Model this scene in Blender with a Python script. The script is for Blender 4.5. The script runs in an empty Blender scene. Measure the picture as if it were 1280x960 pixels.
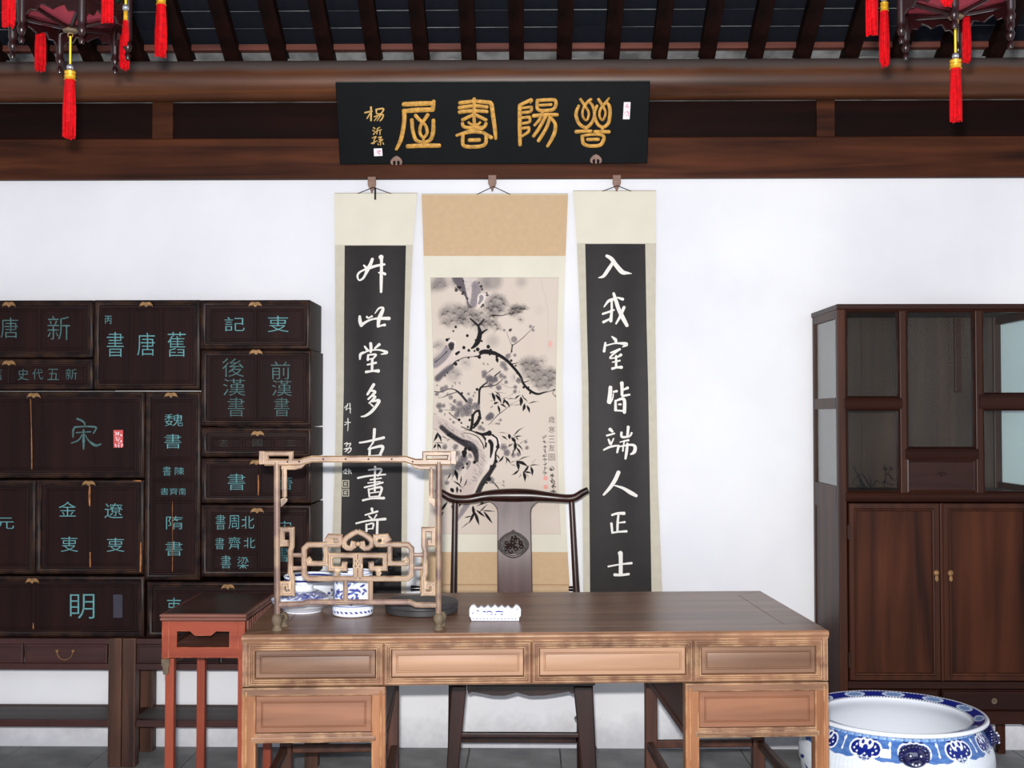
import bpy, bmesh, math, random
import numpy as np
from mathutils import Vector, Matrix
random.seed(7)
rng = np.random.default_rng(7)
sc = bpy.context.scene
COL = sc.collection

# ---------------------------------------------------------------- camera, world, light, exposure
FPX = 1450.0
CZ = 1.476
cd = bpy.data.cameras.new('camera'); cam = bpy.data.objects.new('camera', cd); COL.objects.link(cam)
cd.sensor_width = 36.0; cd.lens = 36.0 * FPX / 1280.0; cd.clip_start = 0.05
YAW = math.atan(20 / FPX); PITCH = math.atan(40 / FPX)
cam.location = (0, 0, CZ)
cam.rotation_euler = (math.radians(90) + PITCH, 0, YAW)
sc.camera = cam
CAMM = Matrix.Translation((0, 0, CZ)) @ cam.rotation_euler.to_matrix().to_4x4()
R3 = cam.rotation_euler.to_matrix()

sc.view_settings.view_transform = 'Standard'
sc.view_settings.look = 'None'
sc.view_settings.gamma = 1.0
sc.view_settings.use_curve_mapping = False
sc.view_settings.exposure = 0.26

w = bpy.data.worlds.new('world'); sc.world = w; w.use_nodes = True
bg = w.node_tree.nodes['Background']; bg.inputs[0].default_value = (0.72, 0.84, 1.0, 1); bg.inputs[1].default_value = 0.5

def area(name, loc, rot, sx, sy, power, col):
    l = bpy.data.lights.new(name, 'AREA'); l.shape = 'RECTANGLE'; l.size = sx; l.size_y = sy
    l.energy = power; l.color = col
    o = bpy.data.objects.new(name, l); COL.objects.link(o); o.location = loc; o.rotation_euler = rot
    return o
# daylight through the open front doors behind the photographer
area('front_door_daylight', (0, -1.75, 1.75), (math.radians(90), 0, 0), 5.4, 2.7, 112, (0.84, 0.90, 1.0))
# the camera's flash, just above the lens
l = bpy.data.lights.new('camera_flash', 'AREA'); l.shape = 'RECTANGLE'; l.size = 0.06; l.size_y = 0.03; l.energy = 165; l.color = (1.0, 0.97, 0.93)
flash = bpy.data.objects.new('camera_flash', l); COL.objects.link(flash)
flash.location = (-0.03, -0.02, CZ + 0.10); flash.rotation_euler = (math.radians(90), 0, 0)

# ---------------------------------------------------------------- pixel geometry (photo frame 1280x960)
def ray(px, py):
    return (R3 @ Vector(((px - 640) / FPX, -(py - 480) / FPX, -1.0)))
class Plane:
    """vertical plane through (x, y) at angle th; local axes: x along it, y away from the viewer, z up"""
    def __init__(s, x, y, th=0.0, z0=0.0):
        s.p = Vector((x, y, z0)); s.th = th
        s.ux = Vector((math.cos(th), math.sin(th), 0)); s.n = Vector((-math.sin(th), math.cos(th), 0))
    def __call__(s, px, py, off=0.0):
        d = ray(px, py); c = Vector((0, 0, CZ))
        t = ((s.p - c).dot(s.n) + off) / d.dot(s.n)
        q = c + d * t - s.p
        return (q.dot(s.ux), q.z)
    def u(s, px, py=520): return s(px, py)[0]
    def z(s, py, px=660): return s(px, py)[1]
def at_z(px, py, z):
    d = ray(px, py); t = (z - CZ) / d.z
    return Vector((0, 0, CZ)) + d * t
def lin(v):
    v /= 255.0
    return v / 12.92 if v <= 0.04045 else ((v + 0.055) / 1.055) ** 2.4
def C(r, g, b): return (lin(r), lin(g), lin(b), 1.0)

# ---------------------------------------------------------------- materials
def newmat(name):
    m = bpy.data.materials.new(name); m.use_nodes = True
    nt = m.node_tree; return m, nt, nt.nodes['Principled BSDF']
def N(nt, t, **k):
    n = nt.nodes.new(t)
    for a, b in k.items(): setattr(n, a, b)
    return n
def ramp(nt, fac, stops):
    r = N(nt, 'ShaderNodeValToRGB'); e = r.color_ramp.elements
    while len(e) < len(stops): e.new(0.5)
    for i, (p, c) in enumerate(stops): e[i].position = p; e[i].color = c
    nt.links.new(fac, r.inputs[0]); return r.outputs[0]
def mixc(nt, f, a, b):
    m = N(nt, 'ShaderNodeMix', data_type='RGBA')
    for s, v in ((0, f), (6, a), (7, b)):
        if hasattr(v, 'links'): nt.links.new(v, m.inputs[s])
        else: m.inputs[s].default_value = v
    return m.outputs[2]
def edge_mask(nt, rad, lo=0.02, hi=0.25):
    bv = N(nt, 'ShaderNodeBevel', samples=4); bv.inputs[0].default_value = rad
    ge = N(nt, 'ShaderNodeNewGeometry')
    d = N(nt, 'ShaderNodeVectorMath', operation='DISTANCE')
    nt.links.new(bv.outputs[0], d.inputs[0]); nt.links.new(ge.outputs['Normal'], d.inputs[1])
    mr = N(nt, 'ShaderNodeMapRange'); mr.inputs[1].default_value = lo; mr.inputs[2].default_value = hi
    nt.links.new(d.outputs['Value'], mr.inputs[0]); return mr.outputs[0]
def wood(name, dark, light, axis='x', scale=1.0, rough=0.45, spec=0.4, wear_or_glint=None, wamt=0.6, bump=0.15, blotch=0.35, coat=0.0, contrast=(0.3, 0.7)):
    m, nt, p = newmat(name)
    tc = N(nt, 'ShaderNodeTexCoord'); mp = N(nt, 'ShaderNodeMapping')
    s = {'x': (1.5, 26, 26), 'y': (26, 1.5, 26), 'z': (26, 26, 1.5)}[axis]
    mp.inputs['Scale'].default_value = [v * scale for v in s]
    nt.links.new(tc.outputs['Object'], mp.inputs[0])
    n1 = N(nt, 'ShaderNodeTexNoise'); n1.inputs['Scale'].default_value = 1.0; n1.inputs['Detail'].default_value = 6; n1.inputs['Distortion'].default_value = 0.6
    nt.links.new(mp.outputs[0], n1.inputs[0])
    col = ramp(nt, n1.outputs[0], [(contrast[0], dark), (contrast[1], light)])
    n2 = N(nt, 'ShaderNodeTexNoise'); n2.inputs['Scale'].default_value = 3.5 * scale; n2.inputs['Detail'].default_value = 3
    nt.links.new(tc.outputs['Object'], n2.inputs[0])
    mr = N(nt, 'ShaderNodeMapRange'); mr.inputs[1].default_value = 0.4; mr.inputs[2].default_value = 0.7; mr.inputs[4].default_value = blotch
    nt.links.new(n2.outputs[0], mr.inputs[0])
    col = mixc(nt, mr.outputs[0], col, tuple(c * 0.55 for c in dark[:3]) + (1,))
    if wear_or_glint:  # pale edges: rubbed wood, and painted highlights on the brush rack
        em = edge_mask(nt, 0.004)
        n3 = N(nt, 'ShaderNodeTexNoise'); n3.inputs['Scale'].default_value = 18; n3.inputs['Detail'].default_value = 5
        nt.links.new(tc.outputs['Object'], n3.inputs[0])
        m3 = N(nt, 'ShaderNodeMapRange'); m3.inputs[1].default_value = 0.42; m3.inputs[2].default_value = 0.6; m3.inputs[4].default_value = wamt
        nt.links.new(n3.outputs[0], m3.inputs[0])
        mu = N(nt, 'ShaderNodeMath', operation='MULTIPLY'); nt.links.new(em, mu.inputs[0]); nt.links.new(m3.outputs[0], mu.inputs[1])
        col = mixc(nt, mu.outputs[0], col, wear_or_glint)
    nt.links.new(col, p.inputs['Base Color'])
    p.inputs['Roughness'].default_value = rough; p.inputs['Specular IOR Level'].default_value = spec
    p.inputs['Coat Weight'].default_value = coat; p.inputs['Coat Roughness'].default_value = 0.12
    if bump:
        b = N(nt, 'ShaderNodeBump'); b.inputs['Strength'].default_value = bump; b.inputs['Distance'].default_value = 0.002
        nt.links.new(n1.outputs[0], b.inputs['Height']); nt.links.new(b.outputs[0], p.inputs['Normal'])
    return m
def plain(name, col, rough=0.5, spec=0.4, metal=0.0, noise=0.0, nscale=20, bump=0.0, coat=0.0, sheen=0.0, col2=None):
    m, nt, p = newmat(name)
    p.inputs['Roughness'].default_value = rough; p.inputs['Specular IOR Level'].default_value = spec; p.inputs['Metallic'].default_value = metal
    p.inputs['Coat Weight'].default_value = coat; p.inputs['Coat Roughness'].default_value = 0.05
    if sheen: p.inputs['Sheen Weight'].default_value = sheen
    tc = N(nt, 'ShaderNodeTexCoord'); n1 = N(nt, 'ShaderNodeTexNoise'); n1.inputs['Scale'].default_value = nscale; n1.inputs['Detail'].default_value = 5
    nt.links.new(tc.outputs['Object'], n1.inputs[0])
    c2 = col2 or tuple(c * (1 - noise) for c in col[:3]) + (1,)
    nt.links.new(ramp(nt, n1.outputs[0], [(0.35, c2), (0.65, col)]), p.inputs['Base Color'])
    if bump:
        b = N(nt, 'ShaderNodeBump'); b.inputs['Strength'].default_value = bump; b.inputs['Distance'].default_value = 0.003
        nt.links.new(n1.outputs[0], b.inputs['Height']); nt.links.new(b.outputs[0], p.inputs['Normal'])
    return m
def painted(name, rough=0.5, coat=0.0, spec=0.4, fine=0.0):
    m, nt, p = newmat(name)
    a = N(nt, 'ShaderNodeAttribute', attribute_name='paint'); nt.links.new(a.outputs[0], p.inputs['Base Color'])
    p.inputs['Roughness'].default_value = rough; p.inputs['Coat Weight'].default_value = coat; p.inputs['Coat Roughness'].default_value = 0.04
    p.inputs['Specular IOR Level'].default_value = spec
    return m
def glass(name, tint=(0.93, 0.97, 0.965, 1), ior=1.5):
    m, nt, p = newmat(name); nt.nodes.remove(p)
    out = nt.nodes['Material Output']
    t = N(nt, 'ShaderNodeBsdfTransparent'); t.inputs[0].default_value = tint
    g = N(nt, 'ShaderNodeBsdfGlossy'); g.inputs['Roughness'].default_value = 0.03
    f = N(nt, 'ShaderNodeFresnel'); f.inputs[0].default_value = 1.22
    mx = N(nt, 'ShaderNodeMixShader'); ge = N(nt, 'ShaderNodeNewGeometry'); io = N(nt, 'ShaderNodeMapRange'); io.inputs[3].default_value = ior; io.inputs[4].default_value = 1 / ior; nt.links.new(ge.outputs['Backfacing'], io.inputs[0]); nt.links.new(io.outputs[0], f.inputs[0])
    nt.links.new(f.outputs[0], mx.inputs[0]); nt.links.new(t.outputs[0], mx.inputs[1]); nt.links.new(g.outputs[0], mx.inputs[2])
    nt.links.new(mx.outputs[0], out.inputs[0]); return m

M = {}
# white lime-plastered wall with faint stains
def plaster(name):
    m, nt, p = newmat(name)
    tc = N(nt, 'ShaderNodeTexCoord')
    n1 = N(nt, 'ShaderNodeTexNoise'); n1.inputs['Scale'].default_value = 1.3; n1.inputs['Detail'].default_value = 6
    n2 = N(nt, 'ShaderNodeTexNoise'); n2.inputs['Scale'].default_value = 9; n2.inputs['Detail'].default_value = 8; n2.inputs['Roughness'].default_value = 0.7
    nt.links.new(tc.outputs['Object'], n1.inputs[0]); nt.links.new(tc.outputs['Object'], n2.inputs[0])
    c = ramp(nt, n1.outputs[0], [(0.35, C(226, 226, 232)), (0.62, C(238, 238, 241))])
    # damp, dirtied foot of the wall
    sp = N(nt, 'ShaderNodeSeparateXYZ'); nt.links.new(tc.outputs['Object'], sp.inputs[0])
    ad = N(nt, 'ShaderNodeMath', operation='MULTIPLY_ADD'); ad.inputs[1].default_value = 0.32; nt.links.new(n2.outputs[0], ad.inputs[0])
    nt.links.new(sp.outputs[2], ad.inputs[2])
    mr = N(nt, 'ShaderNodeMapRange'); mr.inputs[1].default_value = 0.17; mr.inputs[2].default_value = 0.33; mr.inputs[3].default_value = 0.5; mr.inputs[4].default_value = 0.0
    nt.links.new(ad.outputs[0], mr.inputs[0])
    c = mixc(nt, mr.outputs[0], c, C(150, 150, 158))
    nt.links.new(c, p.inputs['Base Color']); p.inputs['Roughness'].default_value = 0.85; p.inputs['Specular IOR Level'].default_value = 0.2
    b = N(nt, 'ShaderNodeBump'); b.inputs['Strength'].default_value = 0.12; b.inputs['Distance'].default_value = 0.004
    nt.links.new(n2.outputs[0], b.inputs['Height']); nt.links.new(b.outputs[0], p.inputs['Normal'])
    return m
M['plaster'] = plaster('white_plaster')
M['slate'] = plain('grey_floor_brick', C(146, 147, 148), 0.65, 0.3, noise=0.4, nscale=5, bump=0.3)
M['mortar'] = plain('pale_mortar', C(150, 150, 150), 0.9, 0.1, noise=0.6, nscale=9)
M['beam'] = wood('brown_beam_wood', C(38, 17, 10), C(90, 48, 27), 'x', 0.7, 0.55, 0.12, bump=0.3)
M['beamdark'] = wood('dark_red_panel_wood', C(16, 5, 5), C(32, 11, 9), 'x', 0.7, 0.6, 0.08)
M['rafter'] = wood('dark_rafter_wood', C(14, 6, 5), C(34, 15, 11), 'y', 0.8, 0.65, 0.08)
M['roofbrick'] = plain('dark_grey_roof_brick', C(22, 25, 33), 0.8, 0.12, noise=0.5, nscale=9, bump=0.3)
M['batten'] = wood('reddish_batten', C(84, 44, 36), C(120, 66, 52), 'x')
M['desk'] = wood('worn_honey_wood', C(98, 68, 50), C(148, 108, 82), 'x', 1.0, 0.42, 0.4, wear_or_glint=C(218, 180, 136), wamt=0.5, blotch=0.5)
M['deskpost'] = wood('worn_honey_wood_upright', C(112, 70, 44), C(164, 110, 72), 'z', 1.0, 0.42, 0.4, wear_or_glint=C(218, 178, 130), wamt=0.45, blotch=0.3)
M['deskpanel'] = wood('faded_drawer_wood', C(132, 98, 76), C(166, 128, 100), 'x', 0.8, 0.45, 0.4, blotch=0.15)
M['deskpanel2'] = wood('brown_drawer_wood', C(94, 66, 50), C(132, 98, 76), 'x', 0.8, 0.45, 0.4, blotch=0.35)
M['desktop'] = wood('dark_polished_top', C(98, 66, 48), C(146, 108, 84), 'x', 0.8, 0.33, 0.33, bump=0.08, blotch=0.3)
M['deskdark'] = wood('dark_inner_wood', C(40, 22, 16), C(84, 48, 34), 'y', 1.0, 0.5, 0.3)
M['redwood'] = wood('red_orange_wood', C(122, 48, 28), C(150, 66, 42), 'x', 0.7, 0.4, 0.4, wear_or_glint=C(205, 130, 90), wamt=0.5, blotch=0.2)
M['redwoodleg'] = wood('red_orange_leg_wood', C(112, 44, 28), C(150, 68, 44), 'z', 0.7, 0.4, 0.4, blotch=0.3)
M['redtop'] = wood('brown_table_top', C(48, 30, 26), C(84, 54, 44), 'x', 0.7, 0.3, 0.5, blotch=0.2)
M['redrim'] = wood('brown_red_rim', C(100, 60, 50), C(140, 92, 80), 'x', 0.7, 0.35, 0.5, blotch=0.2)
M['book'] = wood('blackened_cabinet_wood', C(22, 11, 12), C(42, 22, 21), 'x', 0.8, 0.5, 0.12, wear_or_glint=C(120, 78, 50), wamt=0.35, blotch=0.4)
M['bookdoor'] = wood('dark_door_wood', C(23, 9, 10), C(38, 18, 17), 'z', 0.7, 0.55, 0.1, blotch=0.4)
M['bookframe'] = wood('dark_frame_wood', C(17, 8, 9), C(31, 17, 18), 'x', 0.8, 0.42, 0.2, wear_or_glint=C(150, 100, 60), wamt=0.3, blotch=0.3)
M['stand'] = wood('worn_stand_wood', C(44, 26, 22), C(92, 60, 46), 'z', 0.8, 0.5, 0.3, wear_or_glint=C(120, 90, 64), wamt=0.4, blotch=0.5)
M['standx'] = wood('worn_stand_wood_rail', C(42, 22, 22), C(74, 42, 38), 'x', 0.8, 0.5, 0.3, blotch=0.5)
M['teal'] = plain('teal_inlay', C(96, 150, 154), 0.7, 0.2, noise=0.25, nscale=60)
M['tealdim'] = plain('faded_teal_inlay', C(76, 108, 108), 0.7, 0.2, noise=0.4, nscale=60)
M['tealdark'] = plain('rubbed_teal_inlay', C(58, 66, 64), 0.7, 0.2, noise=0.4, nscale=60)
M['brass'] = plain('dull_brass', C(150, 112, 70), 0.5, 0.4, metal=0.3, noise=0.4, nscale=70)
M['bare'] = plain('bare_wood_streak', C(176, 116, 70), 0.7, 0.2, noise=0.6, nscale=40)
M['cab'] = wood('red_brown_cabinet_wood', C(42, 20, 12), C(76, 40, 24), 'z', 0.6, 0.42, 0.18, blotch=0.3)
M['cabx'] = wood('red_brown_cabinet_rail', C(30, 13, 10), C(54, 27, 18), 'x', 0.6, 0.4, 0.2, blotch=0.3)
M['cabdoor'] = wood('figured_door_wood', C(36, 16, 9), C(76, 39, 22), 'z', 0.45, 0.5, 0.12, blotch=0.5, contrast=(0.35, 0.65))
M['cabback'] = wood('dull_back_board', C(44, 30, 25), C(76, 55, 44), 'z', 0.6, 0.55, 0.3, blotch=0.3)
M['glass'] = glass('clear_glass'); M['thinglass'] = glass('old_thin_glass', ior=1.25)
M['chair'] = wood('dark_polished_chair_wood', C(26, 11, 8), C(54, 25, 19), 'z', 0.7, 0.3, 0.5, blotch=0.2, bump=0.05)
M['splat'] = wood('flash_lit_splat_wood', C(70, 49, 50), C(102, 78, 78), 'z', 0.7, 0.42, 0.4, blotch=0.25, bump=0.05)  # purple-grey glare of the flash is mixed into this base colour
M['medal'] = plain('carved_brown_boss', C(40, 22, 15), 0.45, 0.35, noise=0.5, nscale=60, bump=0.3)
M['rack'] = wood('pale_pinkish_rack_wood', C(100, 76, 62), C(150, 120, 98), 'x', 1.2, 0.4, 0.5, wear_or_glint=C(226, 196, 156), wamt=0.8, blotch=0.25)  # edge colour paints in the yellowish highlights on the rack's bars and posts
M['rackpost'] = wood('mauve_brown_rack_wood', C(88, 66, 60), C(130, 102, 90), 'z', 1.2, 0.4, 0.5, wear_or_glint=C(220, 190, 140), wamt=0.7, blotch=0.25)
M['rackfoot'] = plain('grey_green_foot', C(104, 90, 72), 0.6, 0.3, noise=0.4, nscale=40)
M['lacquer'] = plain('black_lacquer', C(9, 13, 15), 0.55, 0.08, noise=0.3, nscale=8)
M['lacquertop'] = plain('dusty_lacquer_edge', C(70, 74, 70), 0.6, 0.3, noise=0.4, nscale=20)
M['gold'] = plain('gold_leaf', C(206, 152, 62), 0.55, 0.4, metal=0.15, noise=0.45, nscale=55, bump=0.3)
M['goldpale'] = plain('pale_gold_leaf', C(214, 172, 100), 0.55, 0.4, metal=0.1, noise=0.3, nscale=55)
M['white'] = plain('white_paper', C(235, 228, 232), 0.8, 0.2)
M['pinkink'] = plain('pink_seal_paste', C(216, 120, 150), 0.8, 0.2)
M['redink'] = plain('red_seal_paste', C(196, 84, 84), 0.8, 0.2)
M['palered'] = plain('pale_red_seal_paste', C(222, 150, 140), 0.8, 0.2)
M['pinkmetal'] = plain('pinkish_iron_bracket', C(140, 108, 94), 0.5, 0.4, noise=0.3, nscale=40)
M['cream'] = plain('cream_silk', C(220, 214, 198), 0.75, 0.2, noise=0.06, nscale=6)
M['beige'] = plain('beige_silk', C(198, 191, 174), 0.75, 0.2, noise=0.08, nscale=30)
M['tan'] = plain('tan_silk', C(200, 170, 136), 0.75, 0.2, noise=0.06, nscale=40)
M['ink'] = plain('black_ink_ground', C(29, 23, 24), 0.5, 0.2, noise=0.35, nscale=14)
M['chalk'] = plain('white_reserved_writing', C(232, 228, 222), 0.7, 0.2, noise=0.04)
M['greysmudge'] = plain('grey_smudge', C(96, 92, 92), 0.7, 0.2, noise=0.4, nscale=60)
M['roller'] = plain('black_roller_knob', C(18, 12, 20), 0.2, 0.5)
M['cord'] = plain('dark_cord', C(40, 26, 24), 0.8, 0.2)
M['inkstone'] = plain('dark_grey_stone', C(58, 56, 58), 0.5, 0.4, noise=0.3, nscale=20, bump=0.1)
M['porcelain'] = plain('white_porcelain', C(206, 209, 220), 0.5, 0.15)
M['cobalt'] = plain('cobalt_line', C(40, 52, 132), 0.5, 0.15)
M['paintcer'] = painted('painted_porcelain', 0.18, 0.08, 0.22)
M['paintpaper'] = painted('painted_paper', 0.8, 0.0, 0.2)
M['cobaltdark'] = plain('dark_cobalt_glaze', C(22, 24, 84), 0.12, 0.5, coat=0.8, noise=0.4, nscale=80, col2=C(10, 12, 50))
M['lantern'] = plain('dark_red_lantern_wood', C(34, 9, 11), 0.3, 0.35, coat=0.15, noise=0.3, nscale=30)
M['lanterncloth'] = plain('faded_rose_cloth', C(150, 58, 72), 0.8, 0.2, noise=0.25, nscale=20)
M['lanternglass'] = plain('painted_green_glass', C(74, 104, 88), 0.25, 0.5, noise=0.4, nscale=14)
M['tassel'] = plain('red_silk_tassel', C(190, 4, 16), 0.7, 0.15, noise=0.35, nscale=90)
M['tasselgold'] = plain('gold_thread', C(222, 168, 40), 0.4, 0.5, metal=0.3, noise=0.4, nscale=200)
M['yellowcord'] = plain('yellow_cord', C(206, 186, 50), 0.6, 0.3)
M['bead'] = plain('silver_bead', C(190, 190, 200), 0.15, 0.6, metal=0.8)
M['inkblack'] = plain('black_ink_line', C(24, 20, 20), 0.7, 0.2)
M['label'] = plain('bluish_paper_label', C(58, 56, 68), 0.7, 0.2, noise=0.2)

# ---------------------------------------------------------------- mesh helpers
def bmn(): return bmesh.new()
def box(bm, x0, x1, y0, y1, z0, z1, bev=0.0):
    r = bmesh.ops.create_cube(bm, size=1)
    vs = r['verts']
    bmesh.ops.scale(bm, vec=(abs(x1 - x0), abs(y1 - y0), abs(z1 - z0)), verts=vs)
    bmesh.ops.translate(bm, vec=((x0 + x1) / 2, (y0 + y1) / 2, (z0 + z1) / 2), verts=vs)
    if bev:
        es = list({e for v in vs for e in v.link_edges})
        bmesh.ops.bevel(bm, geom=es, offset=bev, segments=2, affect='EDGES', profile=0.5)
def prism(bm, pts, y0, y1, bev=0.0):
    """outline in local x,z extruded from y0 (front) to y1 (back)"""
    a = [bm.verts.new((x, y0, z)) for x, z in pts]; b = [bm.verts.new((x, y1, z)) for x, z in pts]
    f = bm.faces.new(a); bm.faces.new(b[::-1]); n = len(pts)
    side = []
    for i in range(n): side.append(bm.faces.new((a[i], b[i], b[(i + 1) % n], a[(i + 1) % n])))
    bmesh.ops.recalc_face_normals(bm, faces=[f] + side)
    if bev:
        es = [e for e in f.edges]
        bmesh.ops.bevel(bm, geom=es, offset=bev, segments=2, affect='EDGES', profile=0.5)
def prism_side(bm, pts, x0, x1):
    """outline in local y,z extruded along x"""
    a = [bm.verts.new((x0, y, z)) for y, z in pts]; b = [bm.verts.new((x1, y, z)) for y, z in pts]
    bm.faces.new(a); bm.faces.new(b[::-1]); n = len(pts)
    for i in range(n): bm.faces.new((a[i], b[i], b[(i + 1) % n], a[(i + 1) % n]))
def rings(bm, u0, u1, z0, z1, prof, cap=True):
    """rectangle swept by an inward profile of (inset, y); y<0 is towards the viewer"""
    last = None
    for ins, y in prof:
        vs = [bm.verts.new(p) for p in ((u0 + ins, y, z0 + ins), (u1 - ins, y, z0 + ins), (u1 - ins, y, z1 - ins), (u0 + ins, y, z1 - ins))]
        if last:
            for i in range(4): bm.faces.new((last[i], last[(i + 1) % 4], vs[(i + 1) % 4], vs[i]))
        last = vs
    if cap: bm.faces.new(last)
def catmull(pts, step):
    pts = [tuple(map(float, p)) for p in pts]
    if len(pts) == 2:
        n = max(2, int(math.dist(pts[0][:2], pts[1][:2]) / step) + 1)
        return [tuple(pts[0][k] + (pts[1][k] - pts[0][k]) * i / n for k in range(len(pts[0]))) for i in range(n + 1)]
    P = [pts[0]] + pts + [pts[-1]]; out = []
    for i in range(1, len(P) - 2):
        a, b, c, d = P[i - 1:i + 3]
        n = max(2, int(math.dist(b[:2], c[:2]) / step))
        for j in range(n):
            t = j / n
            out.append(tuple(0.5 * (2 * b[k] + (c[k] - a[k]) * t + (2 * a[k] - 5 * b[k] + 4 * c[k] - d[k]) * t * t + (3 * b[k] - a[k] - 3 * c[k] + d[k]) * t ** 3) for k in range(len(a))))
    out.append(P[-2]); return out
def tube(bm, pts, rad, n=8, flat=1.0, cap=True):
    pts = [Vector(p) for p in pts]; rs = rad if isinstance(rad, (list, tuple)) else [rad] * len(pts)
    last = None
    t0 = (pts[1] - pts[0]).normalized(); up = Vector((0, 1, 0)) if abs(t0.y) < 0.9 else Vector((1, 0, 0))
    for i, p in enumerate(pts):
        t = (pts[min(i + 1, len(pts) - 1)] - pts[max(i - 1, 0)]).normalized()
        a = (up - t * up.dot(t)).normalized(); b = t.cross(a); up = a
        vs = [bm.verts.new(p + (a * math.cos(q) * flat + b * math.sin(q)) * rs[i]) for q in [2 * math.pi * k / n for k in range(n)]]
        if last:
            for k in range(n): bm.faces.new((last[k], last[(k + 1) % n], vs[(k + 1) % n], vs[k]))
        elif cap: bm.faces.new(vs[::-1])
        last = vs
    if cap: bm.faces.new(last)
def bar(bm, pts, w, y0, y1, closed=False, r=0.25):
    """planar square-section bar along pts (local x,z) with mitred corners and eased edges"""
    n = len(pts); P = [Vector((p[0], p[1])) for p in pts]; offs = []
    for i in range(n):
        if closed: a, b = P[i - 1], P[(i + 1) % n]
        else: a, b = P[max(i - 1, 0)], P[min(i + 1, n - 1)]
        d1 = (P[i] - a); d2 = (b - P[i])
        if d1.length < 1e-9: d1 = d2
        if d2.length < 1e-9: d2 = d1
        d1.normalize(); d2.normalize()
        n1 = Vector((-d1.y, d1.x)); n2 = Vector((-d2.y, d2.x)); m = (n1 + n2)
        if m.length < 1e-6: m = n1
        m.normalize(); k = min(1.6, 1 / max(0.3, m.dot(n1)))
        ww = w[i] if isinstance(w, (list, tuple)) else w
        offs.append(m * k * ww / 2)
    e = r; dep = y1 - y0
    cs = [(-1, y0 + dep * e), (-1 + 2 * e, y0), (1 - 2 * e, y0), (1, y0 + dep * e), (1, y1 - dep * e), (1 - 2 * e, y1), (-1 + 2 * e, y1), (-1, y1 - dep * e)]
    R = [[bm.verts.new((P[i].x + offs[i].x * s, y, P[i].y + offs[i].y * s)) for s, y in cs] for i in range(n)]
    for i in range(n if closed else n - 1):
        A, B = R[i], R[(i + 1) % n]
        for k in range(8): bm.faces.new((A[k], A[(k + 1) % 8], B[(k + 1) % 8], B[k]))
    if not closed: bm.faces.new(R[0][::-1]); bm.faces.new(R[-1])
def lathe(bm, prof, n=32, cx=0, cy=0, cz=0):
    last = None
    for r, z in prof:
        if r < 1e-5: vs = [bm.verts.new((cx, cy, cz + z))]
        else: vs = [bm.verts.new((cx + r * math.cos(2 * math.pi * k / n), cy + r * math.sin(2 * math.pi * k / n), cz + z)) for k in range(n)]
        if last:
            for k in range(n):
                q = (k + 1) % n
                if len(vs) == 1 and len(last) == 1: break
                if len(vs) == 1: bm.faces.new((last[k], last[q], vs[0]))
                elif len(last) == 1: bm.faces.new((last[0], vs[q], vs[k]))
                else: bm.faces.new((last[k], last[q], vs[q], vs[k]))
        last = vs
def disc(bm, cx, cz, r, y, n=14):
    bm.faces.new([bm.verts.new((cx + r * math.cos(2 * math.pi * k / n), y, cz + r * math.sin(2 * math.pi * k / n))) for k in range(n)])
def ribbon(bm, pl, pts, y, h, step=1.2, depth=None):
    """one brush stroke on plane pl; pts are (px, py, width_px); domed by h, resting at local y"""
    s = catmull(pts, step); row = []
    n = len(s)
    for i, (x, yy, wd) in enumerate(s):
        a = s[max(i - 1, 0)]; b = s[min(i + 1, n - 1)]
        dx, dy = b[0] - a[0], b[1] - a[1]; L = math.hypot(dx, dy) or 1; nx, ny = -dy / L, dx / L
        tx, ty = dx / L, dy / L
        row.append((x, yy, max(wd, 0.15), nx, ny, tx, ty))
    prof = []
    x, yy, wd, nx, ny, tx, ty = row[0]
    for q in (1.0, 0.8, 0.45): prof.append((x - tx * wd / 2 * q * 0.9, yy - ty * wd / 2 * q * 0.9, wd * math.sqrt(max(0.02, 1 - q * q)), nx, ny))
    prof += [(r_[0], r_[1], r_[2], r_[3], r_[4]) for r_ in row]
    x, yy, wd, nx, ny, tx, ty = row[-1]
    for q in (0.45, 0.8, 1.0): prof.append((x + tx * wd / 2 * q * 0.9, yy + ty * wd / 2 * q * 0.9, wd * math.sqrt(max(0.02, 1 - q * q)), nx, ny))
    last = None
    for x, yy, wd, nx, ny in prof:
        vs = []
        for k, hh in ((-0.5, 0), (0, 1), (0.5, 0)):
            u, z = pl(x + nx * wd * k, yy + ny * wd * k)
            d = depth(u, z) if depth else 0
            vs.append(bm.verts.new((u, y + d - (h * hh), z)))
        if last:
            for k in range(2): bm.faces.new((last[k], last[k + 1], vs[k + 1], vs[k]))
        last = vs
def strokes(bm, pl, ox, oy, s, data, y, h=0.0006, depth=None, k=1.0):
    for st in data:
        ribbon(bm, pl, [(ox + a / s, oy + b / s, c / s * k) for a, b, c in st], y, h, depth=depth)
_glyph = {}
def glyph(ch):
    if ch not in _glyph:
        c = bpy.data.curves.new('t', 'FONT'); c.body = ch; c.resolution_u = 4; c.offset = -0.009
        o = bpy.data.objects.new('t', c); COL.objects.link(o)
        dg = bpy.context.evaluated_depsgraph_get(); e = o.evaluated_get(dg); m = e.to_mesh()
        v = [tuple(q.co) for q in m.vertices]; f = [tuple(q.vertices) for q in m.polygons]
        e.to_mesh_clear(); bpy.data.objects.remove(o); bpy.data.curves.remove(c)
        xs = [q[0] for q in v]; ys = [q[1] for q in v]; x0, x1, y0, y1 = min(xs), max(xs), min(ys), max(ys)
        _glyph[ch] = ([((q[0] - x0) / (x1 - x0), (q[1] - y0) / (y1 - y0)) for q in v], f)
    return _glyph[ch]
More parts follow.
